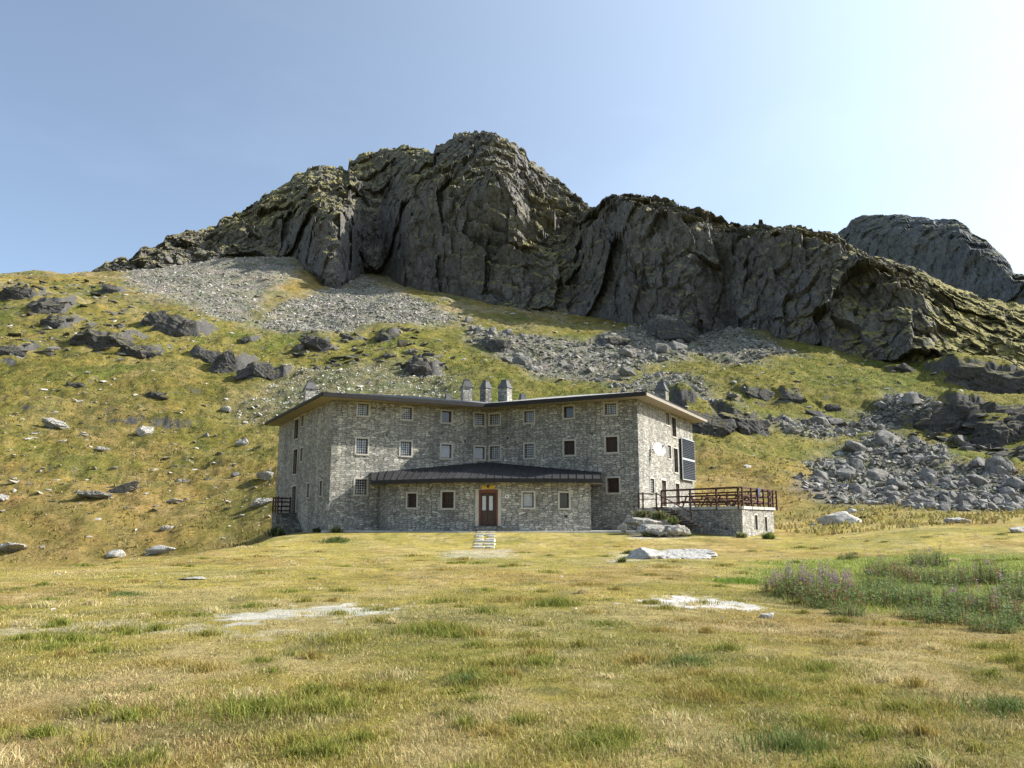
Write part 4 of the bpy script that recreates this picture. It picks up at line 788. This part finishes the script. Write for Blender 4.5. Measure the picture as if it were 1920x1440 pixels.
for s0, s1 in zip(SS[:-1], SS[1:]):
    mb.poly([evpt(s0), evpt(s1), wallpt(s1), wallpt(s0)])
    dn = Vector((0, 0, -.21)); wl = lambda s: Vector((wallpt(s).x, wallpt(s).y, ze)) + dn
    sf.poly([evpt(s0) + dn, evpt(s1) + dn, wl(s1), wl(s0)])
    a_, b_ = evpt(s0), evpt(s1); f_ = Facet(Vector(a_[:2]), Vector(b_[:2])); f_.fbox(gt, -.02, f_.L + .02, ze - .26, ze + .01, -.02, .09)
for s in (0, 1): mb.poly([evpt(s), wallpt(s), wallpt(s) * 1 - Vector((0, 0, wallpt(s).z - ze + .2)), evpt(s) - Vector((0, 0, .2))])
k = 0.0
while k < 1.0:
    sm_.bar(evpt(k) + Vector((0, 0, .025)), wallpt(k) + Vector((0, 0, .025)), .035, .05); k += 1 / 30
ar = hp(mb, 'entrance_wing_roof', M['dark_roof']); o = sm_.build('standing_seams', M['dark_roof'], ar); o.data.transform(Matrix.Translation(-HO))
hp(sf, 'entrance_wing_soffit', M['soffit']); hp(gt, 'entrance_wing_gutter', M['gutter'])
# meter box on left side, dish and solar rack on right side
r = fsL.rect(612.5, 618, 945, 957); mb = MB(); fsL.fbox(mb, *r, 0, .06); hp(mb, 'meter_box', M['surround'])
r = fsR.rect(1273.5, 1298, 824, 901); a, b, c, d = r; a += .1; mb = MB(); fsR.fbox(mb, a, b, c, d, .18, .24); sr = empty('solar_rack', fsR.P((a + b) / 2, c, 0)); SRO = Vector(sr.location)
tag(sr, 'tall solar panel rack fixed to the sunlit right side wall', 'solar panel')
def sp_(mb, name, mat): o = mb.build(name, mat, sr); o.data.transform(Matrix.Translation(-SRO)); return o
sp_(mb, 'backing', simple('grey_backing', (.34, .35, .36), .6, .1, 4)); ncx, ncz = 4, 18; 
for hf in range(2):
    zc0 = c + (d - c) * hf / 2 + .08; zc1 = c + (d - c) * (hf + 1) / 2 - .08; mb = MB()
    for i in range(ncx):
        for j in range(11):
            u0 = a + .08 + (b - a - .16) * i / ncx; u1 = a + .08 + (b - a - .16) * (i + 1) / ncx; zz0 = zc0 + (zc1 - zc0) * j / 11; zz1 = zc0 + (zc1 - zc0) * (j + 1) / 11
            fsR.fbox(mb, u0 + .02, u1 - .02, zz0 + .011, zz1 - .011, .241, .255)
    sp_(mb, 'cell_panel', M['pv'])
for u in (a + .2, b - .2): mb = MB(); fsR.fbox(mb, u - .03, u + .03, c + .1, d - .1, .002, .178); sp_(mb, 'mount', M['iron'])
u, z = fsR.uz(1222, 843); dsh = empty('satellite_dish', fsR.P(u, z, 0)); tag(dsh, 'white satellite dish on the sunlit right side wall', 'satellite dish'); DO = Vector(dsh.location)
nR = Vector((fsR.n.x, fsR.n.y, 0)); ax = (Vector((.35, -.85, .35))).normalized(); cc = DO + nR * .55
mb = MB(); aa_ = ax.cross(Vector((0, 0, 1))).normalized(); bb_ = ax.cross(aa_); rings = []
for i in range(5):
    rr = .52 * i / 4; rings.append([cc + ax * (.35 * (rr ** 2)) + (aa_ * math.cos(q) + bb_ * math.sin(q)) * rr for q in [2 * math.pi * k_ / 24 for k_ in range(24)]])
for i in range(4):
    for k_ in range(24):
        j = (k_ + 1) % 24; mb.poly([rings[i][k_], rings[i][j], rings[i + 1][j], rings[i + 1][k_]])
o = mb.build('dish', M['white'], dsh, True); o.data.transform(Matrix.Translation(-DO))
mb = MB(); mb.cyl(DO, cc, .03); mb.cyl(cc - bb_ * -.4, cc + ax * .55, .015); mb.cyl(cc + ax * .5, cc + ax * .62, .05); mb.cyl(fsR.P(u - .5, z - .5, .02), fsR.P(u, z, .3), .015); o = mb.build('bracket', M['iron'], dsh); o.data.transform(Matrix.Translation(-DO))
# pavement strip
mb = MB(); pts = [(-12.9, 55.2), (-8.2, 54.3), (-3.4, 51.6), (.4, 51.5), (5.2, 52.2), (9.2, 52.6), (9.2, 56), (-1.9, 62), (-12.9, 56.5)]
n_ = len(pts); mb.poly([(x, y, .86) for x, y in pts])
for i in range(n_): (x0, y0), (x1, y1) = pts[i], pts[(i + 1) % n_]; mb.poly([(x0, y0, .4), (x1, y1, .4), (x1, y1, .86), (x0, y0, .86)])
o = mb.build('pavement', M['concrete']); tag(o, kind='structure')

# ---------------------------------------------------------------- terrace
TA, TB, TCc, TD = Vector((9.6, 58.0)), Vector((14.3, 50.6)), Vector((18.3, 57.0)), Vector((13.3, 64.6)); ZD = 2.42
ter = empty('stone_terrace', (14.3, 50.6, .6)); tag(ter, 'raised stone terrace with reddish wooden railing beside the hut', 'terrace'); TO = Vector((14.3, 50.6, .6))
def tp(mb, name, mat, parent=None): o = mb.build(name, mat, parent or ter); o.data.transform(Matrix.Translation(-TO)); return o
f1 = Facet(TA, TB); f2 = Facet(TB, TCc); f3 = Facet(TCc, TD); slits = [f2.rect(1415, 1420, 966, 993), f2.rect(1433.5, 1438, 969, 996)]
mb = MB(); f1.wall(mb, -.4, ZD - .18, []); f2.wall(mb, -.4, ZD - .18, slits, .3); f3.wall(mb, -.4, ZD - .18, []); tp(mb, 'wall', M['stone_dark'] if False else M['stone'])
for s_ in slits:
    a, b, c, d = s_; mb = MB(); f2.fbox(mb, a, b, c, d, -.25, -.2); sw_ = tp(mb, 'slit_window', M['pane_dark']); mb = MB(); f2.fbox(mb, a - .1, a, c - .05, d + .1, -.05, .03); f2.fbox(mb, b, b + .1, c - .05, d + .1, -.05, .03); f2.fbox(mb, a, b, d, d + .1, -.05, .03)
    o = mb.build('stone_surround', M['surround'], sw_); o.data.transform(Matrix.Translation(-TO))
def ins(p, k): c_ = (TA + TB + TCc + TD) / 4; return p + (p - c_).normalized() * k
q = [ins(p, .15) for p in (TA, TB, TCc, TD)]; mb = MB(); mb.hexa([(p.x, p.y, ZD - .177) for p in q], [(p.x, p.y, ZD) for p in q]); tp(mb, 'deck', M['concrete'])
q = [ins(p, .05) for p in (TA, TB, TCc, TD)]; g1, g2, g3 = Facet(q[0], q[1]), Facet(q[1], q[2]), Facet(q[2], q[3])
def rail(g, us, first=True):
    for u in us: mb = MB(); g.fbox(mb, u - .05, u + .05, ZD - .2, ZD + 1.18, -.02, .08); tp(mb, 'post', M['wood_rail'])
    for zz, hh in ((ZD + 1.1, .12), (ZD + .66, .1), (ZD + .25, .1)):
        mb = MB(); g.fbox(mb, us[0] - .05, us[-1] + .05, zz, zz + hh, -.075, -.021); tp(mb, 'rail', M['wood_rail'])
def upx(g, px, py=935): return g.uz(px, py)[0]
rail(g1, [upx(g1, x) for x in (1241, 1295, 1344, 1385)]); rail(g2, [upx(g2, x) for x in (1391, 1408, 1420, 1430.5, 1440, 1448, 1455)]); rail(g3, [.3, 2.2, 4.2, 6.2, 8])
# stairs and landing to the terrace door
LA = Vector(at(1197, 950, 55.2)[:2]); LB = Vector(at(1241, 950, 56.0)[:2])
mb = MB(); mb.box(((LA.x + 11) / 2 + .1, 56.6, (ZD + .3) / 2), 2.3, 2.3, ZD - .35, -.2); st_o = tp(mb, 'landing', M['concrete'])
mb = MB()
for px in (1198, 1206, 1231): p = at(px, 955, 55.3); mb.bar((p.x, p.y, 1.6), (p.x, p.y, 3.42), .09)
p0, p1, p2 = at(1197, 926, 55.3), at(1232, 926, 55.3), at(1296, 961, 51.5); mb.bar(p0, p1, .07); mb.bar(p1, p2, .06); p3 = at(1296, 975, 51.5); mb.bar(p3, p2, .07)
mb.bar(at(1197, 936, 55.3), at(1232, 936, 55.3), .05); tp(mb, 'stair_rail', M['wood_rail'])
mb = MB()
for i in range(9):
    t_ = i / 8; p = at(1238 + 62 * t_, 952 + 34 * t_, 55.2 - 4 * t_); mb.box((p.x, p.y, p.z), 1.1, .36, .08, -.9)
mb.bar(at(1232, 956, 55.0), at(1297, 992, 51), .08, .25); tp(mb, 'stair', M['wood_dark'])
# tables with benches
def table():
    r_ = empty('picnic_table'); mb = MB(); mb.box((0, 0, .75), 1.9, .8, .05)
    o = mb.build('table_top', M['wood_red'], r_)
    for s_ in (-1, 1): mb = MB(); mb.box((0, s_ * .72, .44), 1.9, .28, .05); mb.build('seat', M['wood_red'], r_)
    for s_ in (-1, 1):
        mb = MB(); mb.bar((s_ * .7, -.3, .72), (s_ * .7, -.75, 0), .08); mb.bar((s_ * .7, .3, .72), (s_ * .7, .75, 0), .08); mb.bar((s_ * .7, -.8, .38), (s_ * .7, .8, .38), .08); mb.build('leg_frame', M['wood_dark'], r_)
    return r_
t0 = table(); spots = [((12.9, 56.6), -.9, 'picnic table nearest the hut wall on the terrace'), ((14.6, 54.0), -1.0, 'picnic table by the front corner of the terrace railing'), ((16.3, 56.3), .95, 'picnic table along the sunlit right railing'), ((14.6, 58.6), .9, 'picnic table at the back of the terrace')]
for i, ((x, y), rz, lab) in enumerate(spots):
    if i == 0: r_ = t0
    else:
        r_ = t0.copy(); COL.objects.link(r_)
        for ch in list(t0.children): c_ = ch.copy(); COL.objects.link(c_); c_.parent = r_
    r_.location = (x, y, ZD); r_.rotation_euler = (0, 0, rz); tag(r_, lab, 'table', 'tables on the terrace')
mb = MB(); u = upx(g2, 1423); mb2 = []
for i in range(5): g2.fbox(mb, u - .35 + i * .14, u - .22 + i * .14, ZD + .45 + .06 * (i % 2), ZD + 1.25, -.11 - .015 * (i % 2), -.08)
for i in range(5): g2.fbox(mb, u - .35 + i * .14, u - .22 + i * .14, ZD + .8 - .05 * (i % 2), ZD + 1.245, .0 + .01 * (i % 2), .03)
o = mb.build('jacket', M['blue']); tag(o, 'dark blue jacket hung over the sunlit terrace railing', 'jacket')

# ---------------------------------------------------------------- left side stair and balcony
u, z = fsL.uz(551, 961); base = fsL.P(u, 0, 0); nL = Vector((fsL.n.x, fsL.n.y, 0)); tL = Vector((fsL.t.x, fsL.t.y, 0))
sto = empty('side_stair', (base.x, base.y, .6)); tag(sto, 'stone side stair with reddish wooden balustrade at the left wall', 'stair'); SO = Vector(sto.location)
def so_(mb, name, mat): o = mb.build(name, mat, sto); o.data.transform(Matrix.Translation(-SO)); return o
zl = z; mb = MB(); b0 = base - tL * 1.0; b1 = base + tL * .8
mb.hexa([Vector((p.x, p.y, -.2)) for p in (b0, b1, b1 + nL * 1.5, b0 + nL * 1.5)], [Vector((p.x, p.y, zl - .02)) for p in (b0, b1, b1 + nL * 1.5, b0 + nL * 1.5)]); so_(mb, 'landing', M['stone_dark'])
mb = MB(); ns_ = max(3, int((zl - .6) / .17))
for i in range(ns_):
    s0 = b1 + tL * (i * .3); s1 = b1 + tL * ((i + 1) * .3 - .002); zt = zl - .17 * (i + 1)
    mb.hexa([Vector((p.x, p.y, -.2)) for p in (s0, s1, s1 + nL * 1.3, s0 + nL * 1.3)], [Vector((p.x, p.y, zt)) for p in (s0, s1, s1 + nL * 1.3, s0 + nL * 1.3)])
so_(mb, 'steps', M['stone_dark'])
mb = MB(); cnr = [b0 + nL * .1, b0 + nL * 1.45, b1 + nL * 1.45]
for A_, B_ in zip(cnr[:-1], cnr[1:]):
    for zz in (.15, .5, .85, 1.15): mb.bar(Vector((A_.x, A_.y, zl + zz)), Vector((B_.x, B_.y, zl + zz)), .05, .12)
    for t_ in (0, .5, 1): p = A_ + (B_ - A_) * t_; mb.bar((p.x, p.y, zl - .1), (p.x, p.y, zl + 1.25), .1)
so_(mb, 'balustrade', M['wood_rail'])

# ---------------------------------------------------------------- paving slabs to the door
rows_p = [(1029, 44, [(887, 908), (911, 927)]), (1024, 43, [(890, 905), (908, 928)]), (1018.5, 44.5, [(891, 928)]), (1013, 45.8, [(893, 906), (911, 928)]), (1008, 47.2, [(892, 906), (914, 928)]), (1003.5, 48.6, [(893, 908), (909, 928)]), (999, 50, [(894, 911), (912, 928)])]
side_n = {0: 'nearest the camera', 1: 'second from the camera', 2: 'third from the camera', 3: 'in the middle', 4: 'third from the door', 5: 'second from the door', 6: 'nearest the door'}
for ri, (py, D, segs) in enumerate(rows_p):
    for si, (x0, x1) in enumerate(segs):
        q = hit((x0 + x1) / 2, py); wd = (x1 - x0) / 1530 * q.y; mb = MB(); dy = .62; r_ = random.Random(ri * 7 + si)
        ring_ = [(-.5, -.5), (0, -.54), (.5, -.5), (.53, 0), (.5, .5), (0, .52), (-.5, .5), (-.52, 0)]
        pts = [(q.x + (a_ + r_.uniform(-.05, .05)) * wd * .95, q.y + (b_ + r_.uniform(-.06, .06)) * dy) for a_, b_ in ring_]
        zz = float(ground_z(q.x, q.y)); k = 8; mb.poly([(x, y, zz + .075) for x, y in pts])
        for i in range(k): (xa, ya), (xb, yb) = pts[i], pts[(i + 1) % k]; mb.poly([(xa, ya, zz - .1), (xb, yb, zz - .1), (xb, yb, zz + .075), (xa, ya, zz + .075)])
        o = mb.build('paving_slab', M['slab'], None, False, (q.x, q.y, zz)); 
        which = ' in the row ' + side_n[ri] if len(segs) == 1 else (', left one of the row ' if si == 0 else ', right one of the row ') + side_n[ri]
        tag(o, 'pale paving slab before the front door' + which, 'paving slab', 'paving slabs leading to the front door')

# ---------------------------------------------------------------- grass
def blades(name, x, y, h, wdt, col, lean, label, cat='grass', stuff=True, z=None, segs=2, parent=None, mat='blade'):
    n = len(x); z = ground_z(x, y) - .01 if z is None else z; th = rng.uniform(0, 2 * np.pi, n); la = rng.uniform(0, 2 * np.pi, n); L = lean * h * rng.uniform(.2, 1.3, n)
    B = np.stack([x, y, z], 1); sd_ = np.stack([np.cos(th), np.sin(th), 0 * th], 1) * (wdt / 2)[:, None]; ld = np.stack([np.cos(la) * L, np.sin(la) * L, 0 * L], 1)
    up = np.stack([0 * h, 0 * h, h], 1); mid_p = B + up * .55 + ld * .3; tip = B + up * np.sqrt(np.clip(1 - (L / np.maximum(h, 1e-6)) ** 2 * .35, .3, 1))[:, None] + ld
    Vv = np.stack([B - sd_, B + sd_, mid_p + sd_ * .8, mid_p - sd_ * .8, tip], 1).reshape(-1, 3); k = np.arange(n)[:, None] * 5
    Ft = np.concatenate([k + np.array([0, 1, 2]), k + np.array([0, 2, 3]), k + np.array([3, 2, 4])]); C = np.repeat(col[:, None], 5, 1).reshape(-1, 3)
    return np_mesh(name, Vv, Ft, False, C)
def jitter_col(c, n, s=.25): return np.clip(c * rng.uniform(1 - s, 1 + s, (n, 1)) * (1 + rng.normal(0, .06, (n, 3))), .01, .9)
n = 500000; D = np.exp(rng.uniform(math.log(3.6), math.log(47), n)); a = rng.uniform(-420, 2340, n); x = (a - 960) / 1511 * D; y = D
k = (y < 50.5) & ~((np.abs(x + 1.9) < 1.2) & (y > 42)); s_m = sand_mask(x, y); k &= (s_m < rng.random(n) * .8 + .05)
x, y = x[k], y[k]; n = len(x)
tuf = fbm(x / .55, y / .55, 3, 3); tuf2 = fbm(x / 2.5, y / 2.5, 13, 3)
h = .022 + .085 * np.clip(tuf + .25, 0, 1) ** 1.3 + .035 * np.clip(tuf2 + .1, 0, 1); h *= rng.uniform(.45, 1.15, n); h *= 1 - .35 * sm(12, 40, y)
hmk = herb_mask(x, y); h = h * (1 + 3.6 * hmk * rng.random(n))
c = turf_color(x, y); c = c * (1 - .85 * hmk[:, None]) + .85 * hmk[:, None] * np.array([.21, .28, .045]); c = jitter_col(c, n)
dead = rng.random(n) < .22; c[dead] = np.array([.50, .42, .20]) * rng.uniform(.7, 1.2, (dead.sum(), 1))
g = link('grass', blades('grass', x, y, h, .0032 * (1 + y / 5), c, .8, ''), M['blade']); tag(g, 'short yellow green meadow grass covering the foreground', 'grass', kind='stuff')
# taller tussocks
tus = [(1045, 1130, .55, .22, 0), (815, 1178, .75, .2, 0), (640, 1195, .6, .14, 1), (930, 1240, .5, .12, 1), (1380, 1278, .6, .12, 1), (1440, 1300, .5, .10, 0), (480, 1330, .9, .16, 0), (960, 1120, .5, .15, 2), (880, 1275, .35, .12, 3), (1200, 1235, .35, .14, 2), (630, 1010, .8, .35, 3), (1000, 1205, .4, .12, 1), (560, 1390, .5, .14, 1),
       (235, 1110, .6, .08, 3), (1540, 1250, .7, .1, 0), (1390, 1085, .9, .18, 4), (1500, 1085, .8, .2, 4), (1290, 1235, .5, .1, 3), (1700, 1330, .8, .12, 1), (1890, 1330, .6, .16, 3), (100, 1210, .7, .08, 0), (300, 1240, .6, .08, 2), (1120, 1395, .6, .12, 0), (1480, 1400, .6, .13, 3), (720, 1290, .6, .1, 1), (1100, 1090, .5, .1, 2), (1320, 1300, .6, .12, 2), (1240, 985, .9, .3, 3), (1180, 1032, .3, .2, 3)]
tcol = [np.array([.20, .215, .04]), np.array([.25, .23, .05]), np.array([.32, .25, .07]), np.array([.13, .17, .045]), np.array([.16, .25, .03]), np.array([.56, .47, .24])]
xs, ys, hs, cs_, ws = [], [], [], [], []
for px, py, r, hh, ci in tus:
    q = hit(px, py + 8); m_ = int(650 * r / .5); rr = r * .55 * np.abs(rng.normal(0, 1, m_)); an = rng.uniform(0, 6.28, m_); xx = q.x + rr * np.cos(an) * 1.2; yy = q.y + rr * np.sin(an)
    xs.append(xx); ys.append(yy); hs.append(hh * rng.uniform(.4, 1.1, m_) * np.clip(1.2 - rr / r * .6, .3, 1)); cs_.append(jitter_col(tcol[ci][None] + np.zeros((m_, 3)), m_, .35)); ws.append(.0035 * (1 + yy / 6))
for _ in range(330):
    dd_ = math.exp(rng.uniform(math.log(5), math.log(44))); ax_ = (rng.uniform(-60, 1980) - 960) / 1511 * dd_
    if dd_ > 40 and abs(ax_ + 2) < 2: continue
    r = rng.uniform(.10, .34) * (1 + dd_ / 40); m_ = int(rng.uniform(120, 300)); hh = rng.uniform(.06, .15); ci = int(rng.choice([0, 0, 1, 1, 2, 2, 0, 5]))
    rr = r * .55 * np.abs(rng.normal(0, 1, m_)); an = rng.uniform(0, 6.28, m_); xx = ax_ + rr * np.cos(an) * 1.3; yy = dd_ + rr * np.sin(an)
    xs.append(xx); ys.append(yy); hs.append(hh * rng.uniform(.4, 1.2, m_) * np.clip(1.2 - rr / r * .6, .3, 1)); cs_.append(jitter_col(tcol[ci][None] + np.zeros((m_, 3)), m_, .35)); ws.append(.0035 * (1 + yy / 6))
x, y, h, c, wv_ = map(np.concatenate, (xs, ys, hs, cs_, ws))
g = link('tussock_grass', blades('tussock_grass', x, y, h, wv_, c, .9, ''), M['blade']); tag(g, 'taller green and rust coloured grass tussocks in the meadow', 'grass', kind='stuff')
# coarse tufts on the hillside and mound
n = 60000; yy = 50 + 150 * rng.random(n) ** 1.3; aa = rng.uniform(-150, 2080, n); x = (aa - 960) / 1511 * yy; k = ~((x > -21) & (x < 19) & (yy > 50) & (yy < 82)); x = x[k]; y = yy[k]; n = len(x)
k = fbm(x / 3, y / 3, 50, 3) > -.05; x, y = x[k], y[k]; n = len(x); c = jitter_col(turf_color(x, y) * .9, n, .35)
g = link('hillside_grass', blades('hillside_grass', x, y, rng.uniform(.14, .42, n), .06 + .0010 * y, c * .85, 1.0, ''), M['blade']); tag(g, 'coarse grass tufts on the hillside behind the hut', 'grass', kind='stuff')

# ---------------------------------------------------------------- willowherb and plants by the terrace
def herb_meshes(seed, ns=110, R=.75, H=1.05, flower=.8, red=.1):
    r = np.random.default_rng(seed); Vv, Ff, Cc, o_ = [], [], [], 0; FV, FF, FC, fo_ = [], [], [], 0
    for i in range(ns):
        rr = R * math.sqrt(r.random()); an = r.uniform(0, 6.28); b = np.array([rr * math.cos(an), rr * math.sin(an), -.05]); hh = H * r.uniform(.6, 1.08) * (1 - .35 * (rr / R) ** 2); ln = np.array([math.cos(an), math.sin(an), 0]) * hh * r.uniform(.0, .28) + np.append(r.normal(0, .05, 2), 0)
        tip = b + ln + np.array([0, 0, hh]); s = .006; dirs = [np.array([s, 0, 0]), np.array([-s / 2, s, 0]), np.array([-s / 2, -s, 0])]
        Vv += [b + d for d in dirs] + [tip]; Ff += [(o_, o_ + 1, o_ + 3), (o_ + 1, o_ + 2, o_ + 3), (o_ + 2, o_, o_ + 3)]; col = np.array([.16, .09, .05]) if r.random() < .4 else np.array([.12, .15, .06]); Cc += [col] * 4; o_ += 4
        nl = int(r.integers(12, 20)); red_s = r.random() < red
        for j in range(nl):
            t = r.uniform(.12, .78 if flower else .98); p = b + (tip - b) * t; q = r.uniform(0, 6.28); l = r.uniform(.07, .14) * (1.1 - .5 * t); wd = l * .16; d = np.array([math.cos(q), math.sin(q), r.uniform(-.1, .7)]); d /= np.linalg.norm(d); sdv = np.array([-math.sin(q), math.cos(q), r.uniform(-.3, .3)])
            Vv += [p, p + d * l * .5 + sdv * wd, p + d * l, p + d * l * .5 - sdv * wd]; Ff += [(o_, o_ + 1, o_ + 2), (o_, o_ + 2, o_ + 3)]
            col = np.array([.16, .22, .065]) * r.uniform(.6, 1.4) + r.normal(0, .008, 3)
            if red_s: col = np.array([.26, .09, .05]) * r.uniform(.6, 1.3)
            elif r.random() < .06: col = np.array([.24, .22, .16]) * r.uniform(.7, 1.2)
            Cc += [np.clip(col, .01, 1)] * 4; o_ += 4
        if r.random() < flower * .42:
            for j in range(int(r.integers(10, 20))):
                t = r.uniform(.76, 1.06); p = b + (tip - b) * t; q = r.uniform(0, 6.28); l = .045 * (1.7 - t); d = np.array([math.cos(q), math.sin(q), .4]); sdv = np.array([-math.sin(q), math.cos(q), .2])
                FV += [p, p + d * l + sdv * l * .5, p + d * l * 1.4, p + d * l - sdv * l * .5]; FF += [(fo_, fo_ + 1, fo_ + 2), (fo_, fo_ + 2, fo_ + 3)]; fo_ += 4
                c_ = np.array([.27, .13, .20]) * r.uniform(.6, 1.3) if r.random() < .6 else np.array([.30, .26, .27]) * r.uniform(.7, 1.2); FC += [c_] * 4
    a_ = np_mesh('leafy_stems', Vv, Ff, False, np.array(Cc)); a_.materials.append(M['blade']); b_ = None
    if FV: b_ = np_mesh('flowers', FV, FF, False, np.array(FC)); b_.materials.append(M['blade'])
    return a_, b_
HM = [herb_meshes(1, 140, .8, 1.0, 1.5, .12), herb_meshes(2, 90, .65, .8, .15, .06), herb_meshes(3, 100, .65, .7, .0, .03), herb_meshes(4, 105, .7, .95, .2, .25)]
hspots = [(1525, 1125, 0, 1.0, 'tall willowherb clump with the brightest pink flowers'), (1478, 1115, 3, .85, 'willowherb clump at the left end of the flowering patch'), (1560, 1140, 3, .9, 'willowherb clump with reddish lower leaves in front of the pink one'), (1590, 1155, 2, .5, 'low dark green clump at the front edge of the pink patch'),
          (1600, 1120, 1, .9, 'pale green clump between the pink and the purple willowherb'), (1640, 1135, 2, .9, 'leafy green clump in the middle of the herb patch'), (1668, 1082, 3, 1.05, 'purple tipped willowherb clump left in the back row'), (1710, 1092, 3, 1.0, 'willowherb clump second from left in the back row'),
          (1740, 1060, 1, 1.2, 'broad grey green clump farthest back in the herb patch'), (1700, 1125, 2, .95, 'leafy green clump with bright top right of the middle'), (1745, 1140, 2, 1.05, 'dark green rounded clump at the front of the herb patch'), (1780, 1100, 1, 1.0, 'grey green clump below the broad back one'),
          (1825, 1095, 3, 1.0, 'purple grey willowherb clump near the right edge, back row'), (1830, 1155, 1, .95, 'dark leafy clump with pale tips in the front right'), (1880, 1165, 3, .9, 'reddish willowherb clump at the front right'), (1880, 1095, 1, 1.1, 'grey leafy clump at the right edge, back row'), (1925, 1130, 1, 1.1, 'willowherb clump cut by the right edge of the photo'),
          (1790, 1170, 2, .7, 'low green clump in front of the dark leafy one'), (1860, 1185, 2, .55, 'small green clump at the bottom right of the herb patch'), (1590, 1050, 1, .6, 'small grey clump behind the pink willowherb'), (1945, 1180, 2, .9, 'green clump at the lower right edge'), (1650, 1105, 1, .8, 'thin pale clump below the purple tipped one'),
          (1720, 1160, 2, .5, 'low leafy clump at the front edge, middle')]
for px, py, v, s, lab in hspots:
    q = hit(px, py); r_ = empty('willowherb', (q.x, q.y, q.z), random.uniform(0, 6.28)); r_.scale = (s, s, s * .95); tag(r_, lab, 'willowherb', 'willowherb clumps right of the lawn')
    a_, b_ = HM[v]; link('leafy_stems', a_, None, r_)
    if b_: tag(link('flowers', b_, None, r_), kind='stuff')
def sword_plant(x, y, z, n, L, seed, name, label, cat='plant', col=(.10, .12, .05)):
    r = np.random.default_rng(seed); Vv, Ff, Cc = [], [], []; k = 0
    for i in range(n):
        q = r.uniform(0, 6.28); e = r.uniform(.3, 1.3); l = L * r.uniform(.6, 1.1); b = r.normal(0, .15 * L, 3) * np.array([1.6, 1, 0]); d = np.array([math.cos(q) * math.cos(e), math.sin(q) * math.cos(e), math.sin(e)]); sdv = np.array([-math.sin(q), math.cos(q), 0]) * .018 * (1 + L)
        m1 = b + d * l * .6; t = b + d * l + np.array([0, 0, -l * .15]); Vv += [b - sdv, b + sdv, m1 + sdv, m1 - sdv, t]; Ff += [(k, k+1, k+2), (k, k+2, k+3), (k+3, k+2, k+4)]; k += 5
        c = np.array(col) * r.uniform(.5, 2.0) if r.random() > .25 else np.array([.34, .30, .17]) * r.uniform(.7, 1.1); Cc += [c] * 5
    me = np_mesh(name, Vv, Ff, False, np.array(Cc)); o = link(name, me, M['blade']); o.location = (x, y, z); tag(o, label, cat)
for i, (px, py, D, n_, L, lab, colr) in enumerate([(1205, 968, 52.6, 260, .8, 'spiky leaved plant behind the flat boulder by the terrace stairs', (.10, .11, .05)), (1238, 972, 52.2, 260, .85, 'spiky leaved plant right behind the boulder pile', (.09, .11, .04)), (1282, 996, 49.2, 240, .7, 'green leafy plant between boulder pile and terrace wall', (.08, .13, .03)), (1212, 990, 47.8, 120, .45, 'small dark plant between the boulders', (.07, .10, .03)),
                                      (1262, 978, 50.5, 150, .6, 'thin leaved plant under the terrace stair rail', (.08, .11, .03)), (520, 1000, 57, 380, .9, 'dark shrub in the shade at the foot of the left stair', (.05, .08, .025)), (630, 1002, 54.2, 200, .6, 'green grass tuft at the left front corner of the hut', (.10, .15, .04)), (595, 998, 57.6, 120, .5, 'small dark plant at the foot of the left wall', (.05, .08, .03)),
                                      (1165, 1040, 31.5, 60, .3, 'small green plant at the left end of the wide flat rock', (.09, .13, .03)), (1390, 1004, 49.5, 160, .5, 'grass tuft at the front corner of the terrace wall', (.14, .17, .05)), (1440, 1010, 49, 220, .6, 'tall green tuft before the sunlit terrace wall', (.13, .18, .04))]):
    q = at(px, py, D); sword_plant(q.x, q.y, float(ground_z(q.x, q.y)) if D < 60 and i not in (0, 1, 4) else q.z - .1, n_, L, i + 1, 'plant', lab, 'plant', colr)
